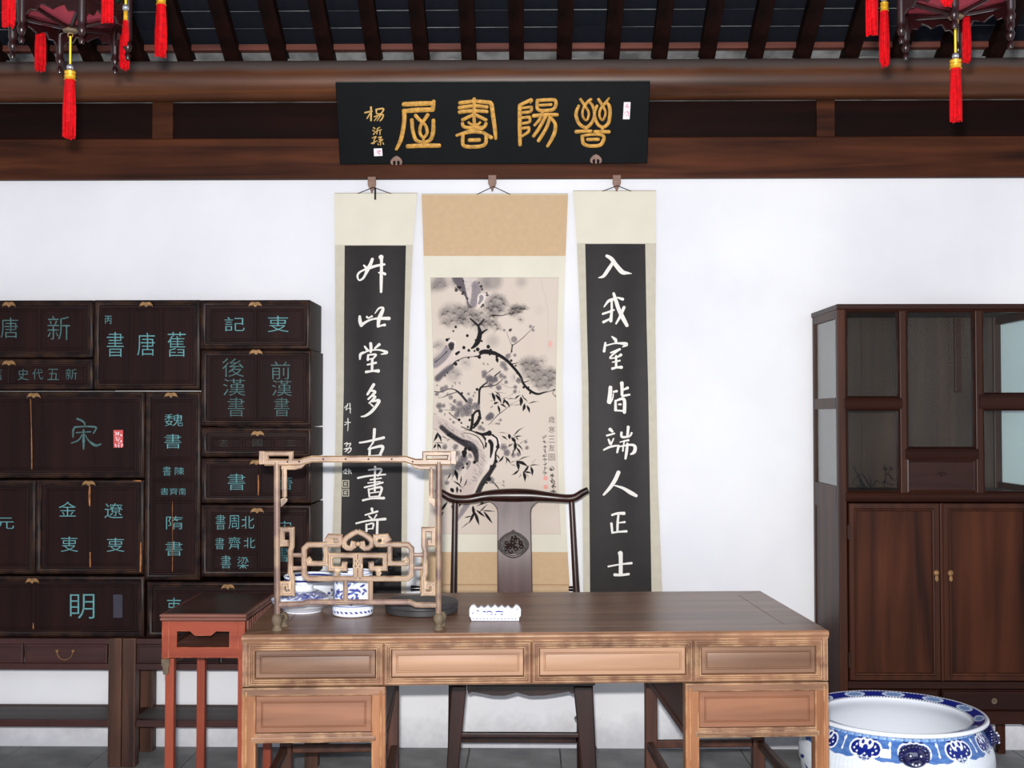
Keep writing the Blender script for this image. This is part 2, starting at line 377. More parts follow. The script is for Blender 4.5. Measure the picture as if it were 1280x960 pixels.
def put_glyph(bm, ch, pl, x0, x1, y0, y1, y, depth=None):
    v, f = glyph(ch); vs = []
    for a, b in v:
        u, z = pl(x0 + (x1 - x0) * a, y1 - (y1 - y0) * b)
        vs.append(bm.verts.new((u, y + (depth(u, z) if depth else 0), z)))
    for q in f:
        try: bm.faces.new([vs[i] for i in q])
        except ValueError: pass
# ---------------------------------------------------------------- object helpers
def obj(name, bm, mat, parent=None, smooth=0, loc=(0, 0, 0), rot=0):
    bmesh.ops.recalc_face_normals(bm, faces=bm.faces) if smooth != -1 else None
    me = bpy.data.meshes.new(name); bm.to_mesh(me); bm.free()
    if mat: me.materials.append(M[mat])
    if smooth and smooth > 0:
        me.shade_smooth()
        me.set_sharp_from_angle(angle=math.radians(smooth))
    o = bpy.data.objects.new(name, me); COL.objects.link(o)
    o.location = loc; o.rotation_euler = (0, 0, rot)
    if parent: o.parent = parent
    return o
def tag(o, label, cat, group=None):
    o['label'] = label; o['category'] = cat
    if group: o['group'] = group
    return o
def thing(name, label, cat, loc=(0, 0, 0), rot=0, group=None):
    o = bpy.data.objects.new(name, None); COL.objects.link(o); o.empty_display_size = 0.1
    o.location = loc; o.rotation_euler = (0, 0, rot)
    return tag(o, label, cat, group)
def struct(o): o['kind'] = 'structure'; return o
def instance(name, me, parent, loc):
    o = bpy.data.objects.new(name, me); COL.objects.link(o); o.parent = parent; o.location = loc; return o
def grid_mesh(name, P, Cc, mat, parent, closed=False, smooth=True):
    """P: rows x cols x 3 points, Cc: rows x cols x 3 linear colours"""
    R, Q = P.shape[:2]
    me = bpy.data.meshes.new(name); idx = np.arange(R * Q).reshape(R, Q)
    if closed:
        a = idx[:-1]; b = np.roll(idx, -1, 1)[:-1]; c = np.roll(idx, -1, 1)[1:]; d = idx[1:]
    else: a, b, c, d = idx[:-1, :-1], idx[:-1, 1:], idx[1:, 1:], idx[1:, :-1]
    F = np.stack([a, b, c, d], -1).reshape(-1, 4).astype(np.int32)
    me.vertices.add(R * Q); me.vertices.foreach_set('co', P.reshape(-1).astype(np.float32))
    me.loops.add(F.size); me.loops.foreach_set('vertex_index', F.reshape(-1))
    me.polygons.add(len(F)); me.polygons.foreach_set('loop_start', np.arange(0, F.size, 4, dtype=np.int32))
    me.update(calc_edges=True)
    at = me.color_attributes.new('paint', 'FLOAT_COLOR', 'POINT')
    rgba = np.ones((R * Q, 4), np.float32); rgba[:, :3] = Cc.reshape(-1, 3); at.data.foreach_set('color', rgba.reshape(-1))
    me.materials.append(M[mat])
    if smooth: me.shade_smooth()
    me.validate()
    o = bpy.data.objects.new(name, me); COL.objects.link(o)
    if parent: o.parent = parent
    return o
class Canvas:
    """small numpy painting surface in photograph pixels"""
    def __init__(s, x0, y0, x1, y1, res, base):
        s.x0, s.y0, s.r = x0, y0, res; s.w = int((x1 - x0) * res) + 1; s.h = int((y1 - y0) * res) + 1
        s.a = np.ones((s.h, s.w, 3)) * np.array(base[:3])
    def dot(s, x, y, r, col, al=1.0, soft=0.6, ry=None):
        cx, cy, R = (x - s.x0) * s.r, (y - s.y0) * s.r, r * s.r; Ry = (ry or r) * s.r; m = max(R, Ry) + soft * s.r + 1
        a, b, c, d = max(0, int(cx - m)), min(s.w, int(cx + m) + 2), max(0, int(cy - m)), min(s.h, int(cy + m) + 2)
        if a >= b or c >= d: return
        yy, xx = np.mgrid[c:d, a:b]
        dd = np.sqrt((xx - cx) ** 2 + ((yy - cy) * (R / Ry)) ** 2)
        k = np.clip((R - dd) / (soft * s.r) + 0.5, 0, 1)[..., None] * al
        s.a[c:d, a:b] = s.a[c:d, a:b] * (1 - k) + np.array(col[:3]) * k
    def line(s, pts, col, al=1.0, soft=0.6, step=None):
        st = step or 0.5
        for x, y, wd in catmull(pts, st): s.dot(x, y, max(wd / 2, 0.15), col, al, soft)
# ================================================================ THE ROOM
WY = 5.2                       # back wall
XL, XR, YF = -3.4, 3.4, -1.6
HB = plane0 = None
bm = bmn(); box(bm, XL - .2, XR + .2, YF - .2, WY + .25, -0.12, -0.012); fl = struct(obj('floor', bm, 'mortar'))
# square grey floor bricks, each its own piece; joints recessed
bm = bmn(); box(bm, 0.003, 0.397, 0.003, 0.397, -0.03, 0.0, 0.002); t0 = obj('floor_tile', bm, 'slate', fl)
x = -1.46 - 0.4 * 4; first = True
tiles = []
for i in range(16):
    for j in range(8):
        lx, ly = x + 0.4 * i, 5.2 - 0.4 * (j + 1)
        if first: t0.location = (lx, ly, 0); first = False
        else: instance('floor_tile', t0.data, fl, (lx, ly, 0))
bm = bmn()
for (a, b, c, d) in ((XL, XR, YF, 2.0), (XL, -3.062, 2.0, 5.2), (3.342, XR, 2.0, 5.2)):
    box(bm, a, b, c, d, -0.02, 0.0)
o = obj('floor_paving', bm, 'slate', fl)

bm = bmn(); box(bm, XL - .2, XR + .2, WY, WY + .25, 0, 3.25); struct(obj('wall_back', bm, 'plaster'))
bm = bmn(); prism_side(bm, [(YF, 0), (WY, 0), (WY, 3.15), (1.8, 4.95), (YF, 3.15)], XL - .2, XL); struct(obj('wall_left', bm, 'plaster'))
bm = bmn(); prism_side(bm, [(YF, 0), (WY, 0), (WY, 3.15), (1.8, 4.95), (YF, 3.15)], XR, XR + .2); struct(obj('wall_right', bm, 'plaster'))
bm = bmn(); box(bm, XL - .2, -2.75, YF - .2, YF, 0, 3.2); box(bm, 2.75, XR + .2, YF - .2, YF, 0, 3.2); box(bm, -2.75, 2.75, YF - .2, YF, 3.12, 3.2)
struct(obj('wall_front', bm, 'plaster'))

# --- roof: dark rafters carrying rows of thin roof bricks
SL = math.radians(30); cs_, sn_ = math.cos(SL), math.sin(SL)
RY, RZ = 5.13, 3.06            # where the rafters meet the purlin
ceil = bpy.data.objects.new('ceiling', None); COL.objects.link(ceil); struct(ceil)
def slope(Y0, Z0, s, up): return (Y0 - cs_ * s + sn_ * up * 0, Z0 + sn_ * s + up)
bm = bmn(); Lr = 4.0
prism_side(bm, [(RY + .12, RZ - .10), (RY - cs_ * Lr, RZ + sn_ * Lr - .035), (RY - cs_ * Lr, RZ + sn_ * Lr + .035), (RY + .12, RZ - .03)], -0.033, 0.033)
r0 = obj('rafter', bm, 'rafter', ceil)
ks = list(range(-15, 16)); r0.location = (-0.05 + 0.2105 * ks[0], 0, 0)
for k in ks[1:]: instance('rafter', r0.data, ceil, (-0.05 + 0.2105 * k, 0, 0))
# roof bricks: five rows in view, one brick from rafter to rafter
def roof_pt(s, up): return (RY - cs_ * s, RZ + sn_ * s + 0.032 + up)
bw = 0.094
bm = bmn(); a = roof_pt(0, 0); 
q = [(0, 0), (-cs_ * (bw - .004), sn_ * (bw - .004)), (-cs_ * (bw - .004) + .01, sn_ * (bw - .004) + .018), (.01, .018)]
prism_side(bm, q, 0.002, 0.2085); b0 = obj('roof_brick', bm, 'roofbrick', ceil)
firstb = True
for j in range(6):
    for k in ks[:-1]:
        p = roof_pt(0.056 + bw * j, rng.uniform(-.0015, .0015)); lc = (-0.05 + 0.2105 * k, p[0], p[1])
        if firstb: b0.location = lc; firstb = False
        else: instance('roof_brick', b0.data, ceil, lc)
bm = bmn(); a = roof_pt(0.056 + bw * 6, 0); b = roof_pt(Lr, 0)
prism_side(bm, [(a[0], a[1]), (b[0], b[1]), (b[0], b[1] + .02), (a[0], a[1] + .02)], XL, XR); obj('upper_roof_bricks', bm, 'roofbrick', ceil)
bm = bmn(); a = roof_pt(-0.3, 0.002); b = roof_pt(Lr, 0.002)
prism_side(bm, [(a[0], a[1]), (b[0], b[1]), (b[0], b[1] + .03), (a[0], a[1] + .03)], XL - .2, XR + .2)
prism_side(bm, [(b[0] + .02, b[1]), (YF - .6, b[1] - 1.9), (YF - .6, b[1] - 1.86), (b[0] + .02, b[1] + .05)], XL - .2, XR + .2)
obj('roof_bed', bm, 'mortar', ceil)
bm = bmn(); a = roof_pt(0.036, -.008); box(bm, XL, XR, a[0] - .021, a[0] + .019, a[1] - .006, a[1] + .02); obj('eave_batten', bm, 'batten', ceil)
# lumpy mortar between purlin and roof
bm = bmn()
n = 320
for r_ in range(n - 1):
    pass
top, bot = [], []
for i in range(n):
    xx = XL + (XR - XL) * i / (n - 1); h = 0.010 + 0.016 * abs(math.sin(xx * 7.3) * math.sin(xx * 17.1 + 1)) + rng.uniform(-.004, .004)
    bot.append(bm.verts.new((xx, RY - .035, RZ - .035))); top.append(bm.verts.new((xx, RY - 0.03 + h * .6, RZ - .03 + h + 0.012)))
for i in range(n - 1): bm.faces.new((bot[i], bot[i + 1], top[i + 1], top[i]))
obj('mortar_fill', bm, 'mortar', ceil)

# --- round purlin, panel, short posts and the wide lower beam
def purlin_mat():
    m = wood('purlin_wood', C(56, 28, 16), C(112, 66, 36), 'x', 0.5, 0.42, 0.4, bump=0.3, blotch=0.4); nt = m.node_tree; p = nt.nodes['Principled BSDF']
    src = p.inputs['Base Color'].links[0].from_socket
    tc = N(nt, 'ShaderNodeTexCoord'); sp = N(nt, 'ShaderNodeSeparateXYZ'); nt.links.new(tc.outputs['Object'], sp.inputs[0])
    n = N(nt, 'ShaderNodeTexNoise'); n.inputs['Scale'].default_value = 6; nt.links.new(tc.outputs['Object'], n.inputs[0])
    a = N(nt, 'ShaderNodeMath', operation='MULTIPLY_ADD'); a.inputs[1].default_value = 0.02; nt.links.new(n.outputs[0], a.inputs[0]); nt.links.new(sp.outputs[2], a.inputs[2])
    mr = N(nt, 'ShaderNodeMapRange'); mr.inputs[1].default_value = 0.022; mr.inputs[2].default_value = 0.05; mr.inputs[4].default_value = 0.85
    nt.links.new(a.outputs[0], mr.inputs[0])
    nt.links.new(mixc(nt, mr.outputs[0], src, C(92, 84, 82)), p.inputs['Base Color'])   # grey blended in over the upper half
    M['purlin'] = m
purlin_mat()
bm = bmn(); tube(bm, [(XL, 0, 0), (XR, 0, 0)], 0.088, 40)
struct(obj('trim_1', bm, 'purlin', smooth=50, loc=(0, 5.075, 2.955)))
PB = Plane(0, 5.16)
zb0, zb1 = PB.z(222.5), PB.z(171.5)
bm = bmn(); box(bm, XL, XR, 5.16, 5.2, zb0, zb1, 0.006); struct(obj('trim_2', bm, 'beam'))
PP = Plane(0, 5.18); zt = 2.872
bm = bmn(); box(bm, XL, XR, 5.185, 5.2, zb1 - .01, zt + .02); tr3 = struct(obj('trim_3', bm, 'beamdark'))
bm = bmn(); box(bm, XL, XR, 5.178, 5.19, PP.z(127), PP.z(124.8)); obj('light_leak_strip', bm, 'mortar', tr3)  # pale colour imitates light leaking through the gap under the purlin
for (a, b) in ((191, 217), (1020, 1043), (585, 612), (-190, -165)):
    ua, ub = PP.u(a, 150), PP.u(b, 150)
    bm = bmn(); box(bm, ua, ub, 5.168, 5.19, zb1, zt + .02, 0.004); obj('short_post', bm, 'beam', tr3)

# ================================================================ NAME BOARD
# tilted forward: top edge nearer the room
bz0, bz1 = 2.572, 2.905; by0, by1 = 5.115, 4.985
tilt = math.atan2(by0 - by1, bz1 - bz0)
class Tilt:
    """board plane: bottom edge at by0, top edge at by1; local x, z along the board"""
    def __init__(s, y0, z0, t): s.o = Vector((0, y0, z0)); s.uz = Vector((0, -math.sin(t), math.cos(t))); s.n = Vector((0, math.cos(t), math.sin(t)))
    def __call__(s, px, py):
        d = ray(px, py); c = Vector((0, 0, CZ)); k = (s.o - c).dot(s.n) / d.dot(s.n); q = c + d * k - s.o
        return (q.x, q.dot(s.uz))
TB = Tilt(by0, bz0, tilt)
ub0 = (TB(427, 207)[0] + TB(417, 104)[0]) / 2; ub1 = (TB(808, 202)[0] + TB(814, 101)[0]) / 2
H = (TB(417, 104)[1] + TB(814, 101)[1]) / 2; B0 = (TB(427, 207)[1] + TB(808, 203)[1]) / 2
pq = thing('name_board', 'black lacquered name board with four large gold seal-script characters on the beam', 'sign', (0, by0, bz0))
pq.rotation_euler = (tilt, 0, 0)
bm = bmn(); box(bm, ub0, ub1, 0.0, 0.03, B0, H, 0.003); obj('board', bm, 'lacquer', pq)
bm = bmn(); box(bm, ub0, ub1, 0.001, 0.029, H, H + .003); obj('dusty_top_edge', bm, 'lacquertop', pq)
WU = [[(530,145,36),(650,140,40),(790,135,36)],[(797,118,32),(790,190,36)],[(530,205,34),(650,196,40),(790,192,36)],[(535,200,36),(535,300,34),(508,450,34),(465,545,24)],
 [(635,243,30),(668,280,30),(705,310,26)],[(745,238,32),(712,285,28),(680,340,26),(676,400,26),(705,440,24),(738,400,26),(730,345,26),(702,305,24)],
 [(603,282,30),(612,380,30),(640,460,30),(700,480,24),(765,462,30),(792,390,34),(795,285,30)],[(565,518,34),(700,512,36),(848,512,34)],[(705,440,22),(705,505,24)]]
SHU = [[(502,148,13),(557,142,13),(610,146,14)],[(500,166,13),(557,160,13),(606,164,12)],[(500,183,13),(557,178,13),(606,181,12)],[(557,133,13),(557,240,12)],
 [(612,146,14),(622,152,15),(628,190,15),(636,250,14),(639,284,11)],[(555,192,12),(512,213,12)],[(559,192,12),(602,213,12)],[(512,226,12),(520,240,12),(560,242,12),(594,240,12),(602,226,12)],[(535,222,9),(545,230,9),(570,230,9),(580,222,9)],
 [(490,272,10),(555,250,12),(588,246,12)],[(592,262,12),(622,280,14)],[(514,268,13),(514,306,13),(534,315,13),(582,313,13),(601,300,13),(602,266,12)],[(520,264,10),(558,258,12),(600,264,10)],[(538,290,13),(577,289,13)]]
YANG = [[(190,142,30),(190,300,30),(192,455,26)],[(190,138,26),(235,115,26),(283,95,28)],[(286,98,22),(275,120,14)],[(210,160,18),(280,152,22)],[(285,152,22),(275,188,24),(212,196,22)],[(205,238,20),(268,232,24)],[(270,232,22),(268,270,22),(210,284,20)],
 [(205,322,20),(262,316,24)],[(264,316,22),(258,350,22),(208,384,20)],[(330,100,26),(400,95,26),(475,100,26),(465,165,26),(400,180,26),(335,170,26),(330,100,24)],[(350,138,20),(442,132,22)],[(300,222,28),(400,214,28),(490,214,26)],
 [(372,190,22),(345,255,22),(308,298,20)],[(395,228,26),(352,310,26),(300,385,24)],[(432,232,24),(402,320,26),(340,422,26)],[(440,240,24),(474,290,26),(464,370,28),(412,465,22)]]
LI = [[(675,90,22),(702,128,22),(740,190,18),(736,240,18),(718,258,16),(694,225,18),(696,170,18),(725,120,22),(760,90,22)],[(662,142,22),(640,210,26),(665,285,26),(720,315,26),(768,275,24),(786,210,20),(772,140,22),(745,112,18)],
 [(820,90,22),(845,130,22),(876,190,18),(866,238,18),(850,258,16),(828,225,18),(834,172,20),(870,125,22),(905,80,14)],[(808,142,22),(788,205,22),(808,280,24),(850,313,24),(896,285,26),(912,210,26),(906,145,26),(888,118,18)],
 [(640,350,28),(700,346,24),(762,345,24)],[(790,350,26),(905,350,26)],[(722,312,22),(722,345,22)],[(850,312,22),(850,345,22)],[(690,384,26),(698,440,28),(740,462,26),(820,460,26),(852,436,28),(858,382,24),(775,372,20),(690,382,20)],[(732,412,24),(820,410,24)]]
SIG = [[(185,220,14),(250,205,14)],[(240,170,18),(240,290,16)],[(235,220,12),(205,270,12)],[(285,190,14),(290,230,12)],[(290,190,14),(350,185,16),(330,225,12),(290,230,10)],[(270,255,12),(345,235,14),(340,270,14),(320,292,12)],[(310,240,10),(270,290,10)],[(325,245,10),(295,290,10)],
 [(262,352,12),(275,362,12)],[(255,375,10),(270,385,10)],[(262,412,12),(285,385,8)],[(320,350,8),(298,362,12),(292,410,10)],[(300,380,8),(332,370,10)],[(320,380,10),(320,415,9)],
 [(250,445,8),(285,432,12),(268,460,10),(268,490,12),(250,495,8)],[(240,492,8),(295,470,9)],[(305,440,10),(335,435,10),(310,460,10),(345,458,12),(310,480,10)],[(325,470,9),(325,505,10)],[(300,495,9),(308,505,9)],[(345,485,10),(352,500,10)]]
for nm, (ox, oy, s, d) in {'gold_character': (430,110,7.111,WU), 'gold_character.': (410,80,3.0476,SHU), 'gold_character..': (620,110,6.4,YANG), 'gold_character...': (620,110,6.4,LI)}.items():
    bm = bmn(); strokes(bm, TB, ox, oy, s, d, -0.0005, 0.003, k=1.08); obj('gold_character', bm, 'gold', pq, smooth=60)
bm = bmn(); strokes(bm, TB, 430, 110, 7.111, SIG, -0.0005, 0.0012); obj('gold_signature', bm, 'goldpale', pq)
def quad(bm, pl, c, y):
    vs = []
    for px, py in c:
        u, z = pl(px, py); vs.append(bm.verts.new((u, y, z)))
    bm.faces.new(vs)
def scribbles(bm, pl, x0, y0, x1, y1, n, wd, y, h=0.0003):
    for _ in range(n):
        a, b = rng.uniform(x0, x1), rng.uniform(y0, y1); L = rng.uniform(.25, .6) * (x1 - x0)
        if rng.random() < .5: p = [(a, b, wd), (min(x1, a + L), b + rng.uniform(-.6, .6), wd)]
        else: p = [(a, b, wd), (a + rng.uniform(-.6, .6), min(y1, b + L), wd)]
        ribbon(bm, pl, p, y, h, step=2)
bm = bmn(); quad(bm, TB, [(467.2, 185.6), (477.5, 185.3), (478.2, 194.8), (467.6, 195.2)], -0.001); o = obj('paper_seal', bm, 'white', pq)
bm = bmn(); scribbles(bm, TB, 470, 188, 476, 193, 7, .7, -0.0012); obj('seal_mark', bm, 'pinkink', o)
bm = bmn(); quad(bm, TB, [(779.8, 127.6), (788.2, 127.6), (787, 149), (778.6, 149)], -0.001); o = obj('paper_seal', bm, 'white', pq)
bm = bmn(); scribbles(bm, TB, 781, 130, 786, 145, 14, .7, -0.0012); obj('seal_mark', bm, 'pinkink', o)
for cx, cy in ((495.8, 199.5), (744.8, 197.5)):
    bm = bmn(); pts = [(0, -5.2), (4, -3.2), (6.8, 0), (7.4, 3), (6.2, 5.6), (3.6, 6), (4.6, 3.4), (3.4, 1), (1, .8), (1, 6.4), (-1, 6.4), (-1, .8), (-3.4, 1), (-4.6, 3.4), (-3.6, 6), (-6.2, 5.6), (-7.4, 3), (-6.8, 0), (-4, -3.2)]
    prism(bm, [TB(cx + a, cy + b) for a, b in pts], -0.012, 0.0); obj('iron_bracket', bm, 'pinkmetal', pq)

# ================================================================ HANGING SCROLLS
SY = 5.17
PS = Plane(0, SY)
def interp(tab, y):
    ys = [t[0] for t in tab]
    return [float(np.interp(y, ys, [t[k] for t in tab])) for k in (1, 2)]
def sheet(bm, pl, tab, y0, y1, y, depth, nu=14, nv=24, solid=0.0):
    rows = []
    for i in range(nv + 1):
        yy = y0 + (y1 - y0) * i / nv; a, b = interp(tab, yy); row = []
        for k in range(nu + 1):
            u, z = pl(a + (b - a) * k / nu, yy); row.append(bm.verts.new((u, y + depth(u, z), z)))
        rows.append(row)
    for i in range(nv):
        for k in range(nu): bm.faces.new((rows[i][k], rows[i][k + 1], rows[i + 1][k + 1], rows[i + 1][k]))
def mk_depth(uc, half, z1, z0, amp, wob):
    def d(u, z):
        q = (u - uc) / half; v = (z1 - z) / (z1 - z0)
        s = math.sin(min(1, max(0, v)) * math.pi)
        return -amp * s * (0.25 + 0.75 * abs(q) ** 2) - wob * s * math.cos(q * math.pi * 1.7)
    return d
def hanger(px, py0, label):
    """wooden peg on the beam, its own thing"""
    u, _ = PS(px, py0); z = PS(px, py0)[1]
    t = thing('scroll_hanger', label, 'hanger', (u, 5.146, z), group='scroll hangers under the beam')
    bm = bmn(); s = 1 / 280.0
    out = [(-5, 6), (5, 6), (5.2, -4), (3.6, -8), (1.6, -11), (1, -14), (-1, -14), (-1.6, -11), (-3.6, -8), (-5.2, -4)]
    prism(bm, [(a * s, b * s) for a, b in out], 0.0, 0.012, 0.002); obj('plate', bm, 'pinkmetal', t)
    bm = bmn(); tube(bm, [(0, 0.002, -12 * s), (0, -0.012, -12.5 * s), (0, -0.016, -10 * s)], 0.0025, 6); obj('hook', bm, 'pinkmetal', t)
hanger(465.5, 228, 'small iron scroll hanger under the beam above the left calligraphy scroll')
hanger(615.5, 226, 'small iron scroll hanger under the beam above the middle ink painting')
hanger(770.5, 226, 'small iron scroll hanger under the beam above the right calligraphy scroll')
def scroll(label, outer, hookpx, rng_y):
    y0, y1 = rng_y; a, b = interp(outer, y0); ua, z1 = PS(a, y0); ub, _ = PS(b, y0); _, z0 = PS(a, y1)
    t = thing('hanging_scroll', label, 'scroll', ((ua + ub) / 2, SY, z0 - .03), group='scrolls hanging on the back wall')
    return t, (ua + ub) / 2, (ub - ua) / 2, z1, z0
class Loc:
    """plane re-based on a thing so children are modelled in its own axes"""
    def __init__(s, pl, t): s.pl = pl; s.t = t
    def __call__(s, px, py): u, z = s.pl(px, py); return (u - s.t.location.x, z - s.t.location.z)
def fittings(t, L, outer, y0, y1, hookpx, hooky, ext=0.012, cordw=21):
    a, b = interp(outer, y0); ua, z1 = L(a, y0); ub, _ = L(b, y0)
    bm = bmn(); tube(bm, [(ua, 0.004, z1), (ub, 0.004, z1)], 0.004, 8); obj('top_rod', bm, 'beige', t)
    hu, hz = L(hookpx, hooky); cu, cz_ = L(hookpx - cordw, y0); du, dz = L(hookpx + cordw, y0)
    bm = bmn(); tube(bm, [(cu, 0.0, cz_), (hu, -0.035, hz)], 0.0018, 6); tube(bm, [(hu, -0.035, hz), (du, 0, dz)], 0.0018, 6); obj('hanging_cord', bm, 'cord', t)
    a, b = interp(outer, y1); ua, z0 = L(a, y1); ub, _ = L(b, y1)
    bm = bmn(); tube(bm, [(ua + .006, 0.002, z0), (ub - .006, 0.002, z0)], 0.021, 20); obj('bottom_roller', bm, 'tan' if ext > .02 else 'beige', t, smooth=50)
    for s_, e in ((ua + .006, ua - ext), (ub - .006, ub + ext)):
        bm = bmn(); tube(bm, [(s_, 0.002, z0), ((s_ + e) / 2, .002, z0), (e, 0.002, z0)], [.011, .0125, .0145], 16); obj('roller_knob', bm, 'roller', t, smooth=50)

LO = [(242,418,521.5),(307,418.6,516),(400,419.5,512),(480,420.5,510),(560,419.5,509.5),(660,416,509),(745,413,508)]
LI_ = [(307,431,507.5),(400,430.3,505.5),(480,430,504),(600,427.5,502.5),(745,425,501.5)]
RO = [(239,716.5,820),(305,721,820),(400,725,819),(480,727.5,820),(600,728,822),(745,729,828)]
RI_ = [(305,731.5,806.5),(400,733.5,808),(480,735.5,810),(600,736.5,812),(745,737.6,814.5)]
CO = [(243,527,710),(330,530,706.5),(400,532,704),(480,534,702.5),(560,532,704),(620,530,706),(700,526,710),(745,523,713)]

t, uc, hf, z1, z0 = scroll('left calligraphy scroll with white writing on black and a small signature column', LO, 466, (242, 745))
L = Loc(PS, t); dp = mk_depth(0, hf, z1 - t.location.z, z0 - t.location.z, 0.006, 0.003)
bm = bmn(); sheet(bm, L, LO, 242, 306, 0, dp, 14, 6); obj('heading_silk', bm, 'cream', t, smooth=60)
bm = bmn(); sheet(bm, L, LO, 306, 745, 0, dp, 14, 30); obj('mount_silk', bm, 'beige', t, smooth=60)
bm = bmn(); sheet(bm, L, LI_, 307, 745, -0.0015, dp, 14, 30); ip = obj('inked_sheet', bm, 'ink', t, smooth=60)
ip.parent = t
SHENG = [[(285,112,26),(265,165,30),(235,220,34),(215,265,22),(190,305,20),(152,322,14),(135,280,18),(155,245,18),(200,220,16),(250,202,26),(330,178,22),(405,165,20)],[(200,175,16),(230,205,24)],[(372,92,44),(376,125,26),(376,200,26),(374,300,28),(372,440,22)],[(350,248,14),(385,250,22),(412,262,24)]]
CI = [[(158,685,22),(162,735,32),(175,775,30)],[(175,772,28),(230,735,20),(300,710,16),(380,705,26),(452,705,30)],[(230,690,20),(245,702,14),(265,692,14),(282,684,18)],[(312,655,8),(350,605,16),(392,600,20),(380,645,32),(352,710,34),(342,785,24)],[(342,785,22),(380,775,16),(408,770,26)]]
TANG = [[(268,75,26),(272,120,26),(268,160,22)],[(208,105,16),(235,142,24)],[(355,85,26),(310,125,16)],[(198,160,12),(166,185,26),(160,232,14)],[(180,180,14),(250,148,14),(350,140,14),(430,165,26),(372,184,8)],[(243,190,18),(240,240,22)],[(250,190,14),(322,185,18),(302,215,16)],[(245,235,12),(302,222,12)],[(285,230,22),(282,350,22)],[(235,288,14),(322,268,20)],[(222,360,24),(290,350,18),(345,350,32)]]
DUO = [[(300,485,26),(272,530,26),(236,584,20)],[(268,545,14),(312,558,26),(285,592,20),(244,632,16)],[(282,600,14),(314,608,24),(282,645,18),(252,672,12)],[(285,655,14),(350,645,28),(332,690,26),(275,758,26),(215,798,20),(172,806,10)],[(268,680,12),(292,702,14)]]
SG1 = [[(5,720,7),(22,700,7),(38,690,8)],[(40,675,8),(20,740,7)],[(20,740,7),(40,725,6)],[(60,675,10),(62,720,8),(64,770,8)],[(48,722,7),(70,728,7)],[(10,862,7),(65,865,9)],[(40,825,10),(42,880,8),(38,950,6)],[(5,890,7),(30,878,7)]]
GU = [[(238,140,12),(300,130,14),(420,102,18)],[(350,40,20),(346,100,18),(338,140,12),(302,190,8)],[(315,182,14),(312,245,18)],[(315,185,12),(410,168,20),(388,238,16)],[(320,240,10),(398,236,14)]]
HUA = [[(355,320,14),(352,420,14),(352,500,14)],[(305,345,10),(400,338,14),(375,388,12)],[(225,405,14),(300,390,12),(432,378,10)],[(318,418,10),(400,405,10)],[(275,475,12),(345,458,12),(412,438,12)],[(300,442,8),(392,432,8)],[(305,488,12),(312,545,12)],[(305,492,10),(400,475,16),(386,540,14)],[(318,517,8),(385,508,8)],[(315,546,8),(385,540,8)],[(262,572,14),(330,558,12),(420,555,18)]]
QI = [[(330,635,18),(336,665,12)],[(280,682,10),(372,655,14)],[(308,690,10),(330,712,12)],[(365,680,10),(345,712,8)],[(212,745,12),(300,725,12),(430,712,18)],[(288,752,12),(290,802,16)],[(288,756,9),(340,745,12),(335,785,11)],[(295,788,8),(335,783,8)],[(372,722,16),(370,780,16),(368,850,16)]]
SG2 = [[(125,150,7),(145,140,7),(138,168,7)],[(150,150,7),(172,145,7),(160,168,7)],[(122,188,7),(172,180,9),(166,205,7),(150,216,7)],[(130,208,7),(152,190,7)],[(142,190,6),(135,205,6)],[(115,358,7),(138,338,8),(130,372,7)],[(118,368,7),(142,372,7)],[(145,357,7),(172,350,7)],[(157,338,8),(156,374,7)],[(168,358,7),(176,372,7)]]
for (ox, oy, s, d) in ((430,310,8,SHENG),(430,310,8,CI),(430,420,8,TANG),(430,420,8,DUO),(410,530,6,GU),(410,530,6,HUA),(410,530,6,QI)):
    bm = bmn(); strokes(bm, L, ox, oy, s, d, -0.0022, 0.0006, dp, k=1.14); obj('written_character', bm, 'chalk', ip, smooth=60)
bm = bmn(); strokes(bm, L, 430, 420, 8, SG1, -0.0022, 0.0004, dp); strokes(bm, L, 410, 530, 6, SG2, -0.0022, 0.0004, dp); obj('signature', bm, 'chalk', ip)
bm = bmn()
for y_ in (600.5, 611.5):
    for q in ([(428.5,y_,1),(436,y_,1)],[(436,y_,1),(436,y_+8.5,1)],[(436,y_+8.5,1),(428.5,y_+8.5,1)],[(428.5,y_+8.5,1),(428.5,y_,1)],[(430.5,y_+2.5,.8),(434.5,y_+2.5,.8)],[(432.5,y_+2,.8),(432.5,y_+7,.8)],[(430.5,y_+5,.8),(434.5,y_+5.5,.8)],[(430.7,y_+3,.8),(430.7,y_+6.5,.8)]):
        ribbon(bm, L, q, -0.0022, .0003, depth=dp)
obj('seal_impression', bm, 'beige', ip)
bm = bmn()
for _ in range(26):
    a, b = rng.uniform(470, 498), rng.uniform(684, 716); ribbon(bm, L, [(a, b, .8), (a + rng.uniform(-3, 3), b + rng.uniform(-3, 3), 1.4), (a + rng.uniform(-5, 5), b + rng.uniform(-4, 4), .6)], -0.002, .0002, depth=dp)
obj('grey_rubbing', bm, 'greysmudge', ip)
fittings(t, L, LO, 242, 748, 468, 236)
u_, z_ = L(470, 251); bm = bmn(); box(bm, u_ - .004, u_ + .004, -.03, -.024, z_, z_ + .055, .001); obj('cord_tag', bm, 'roller', t)

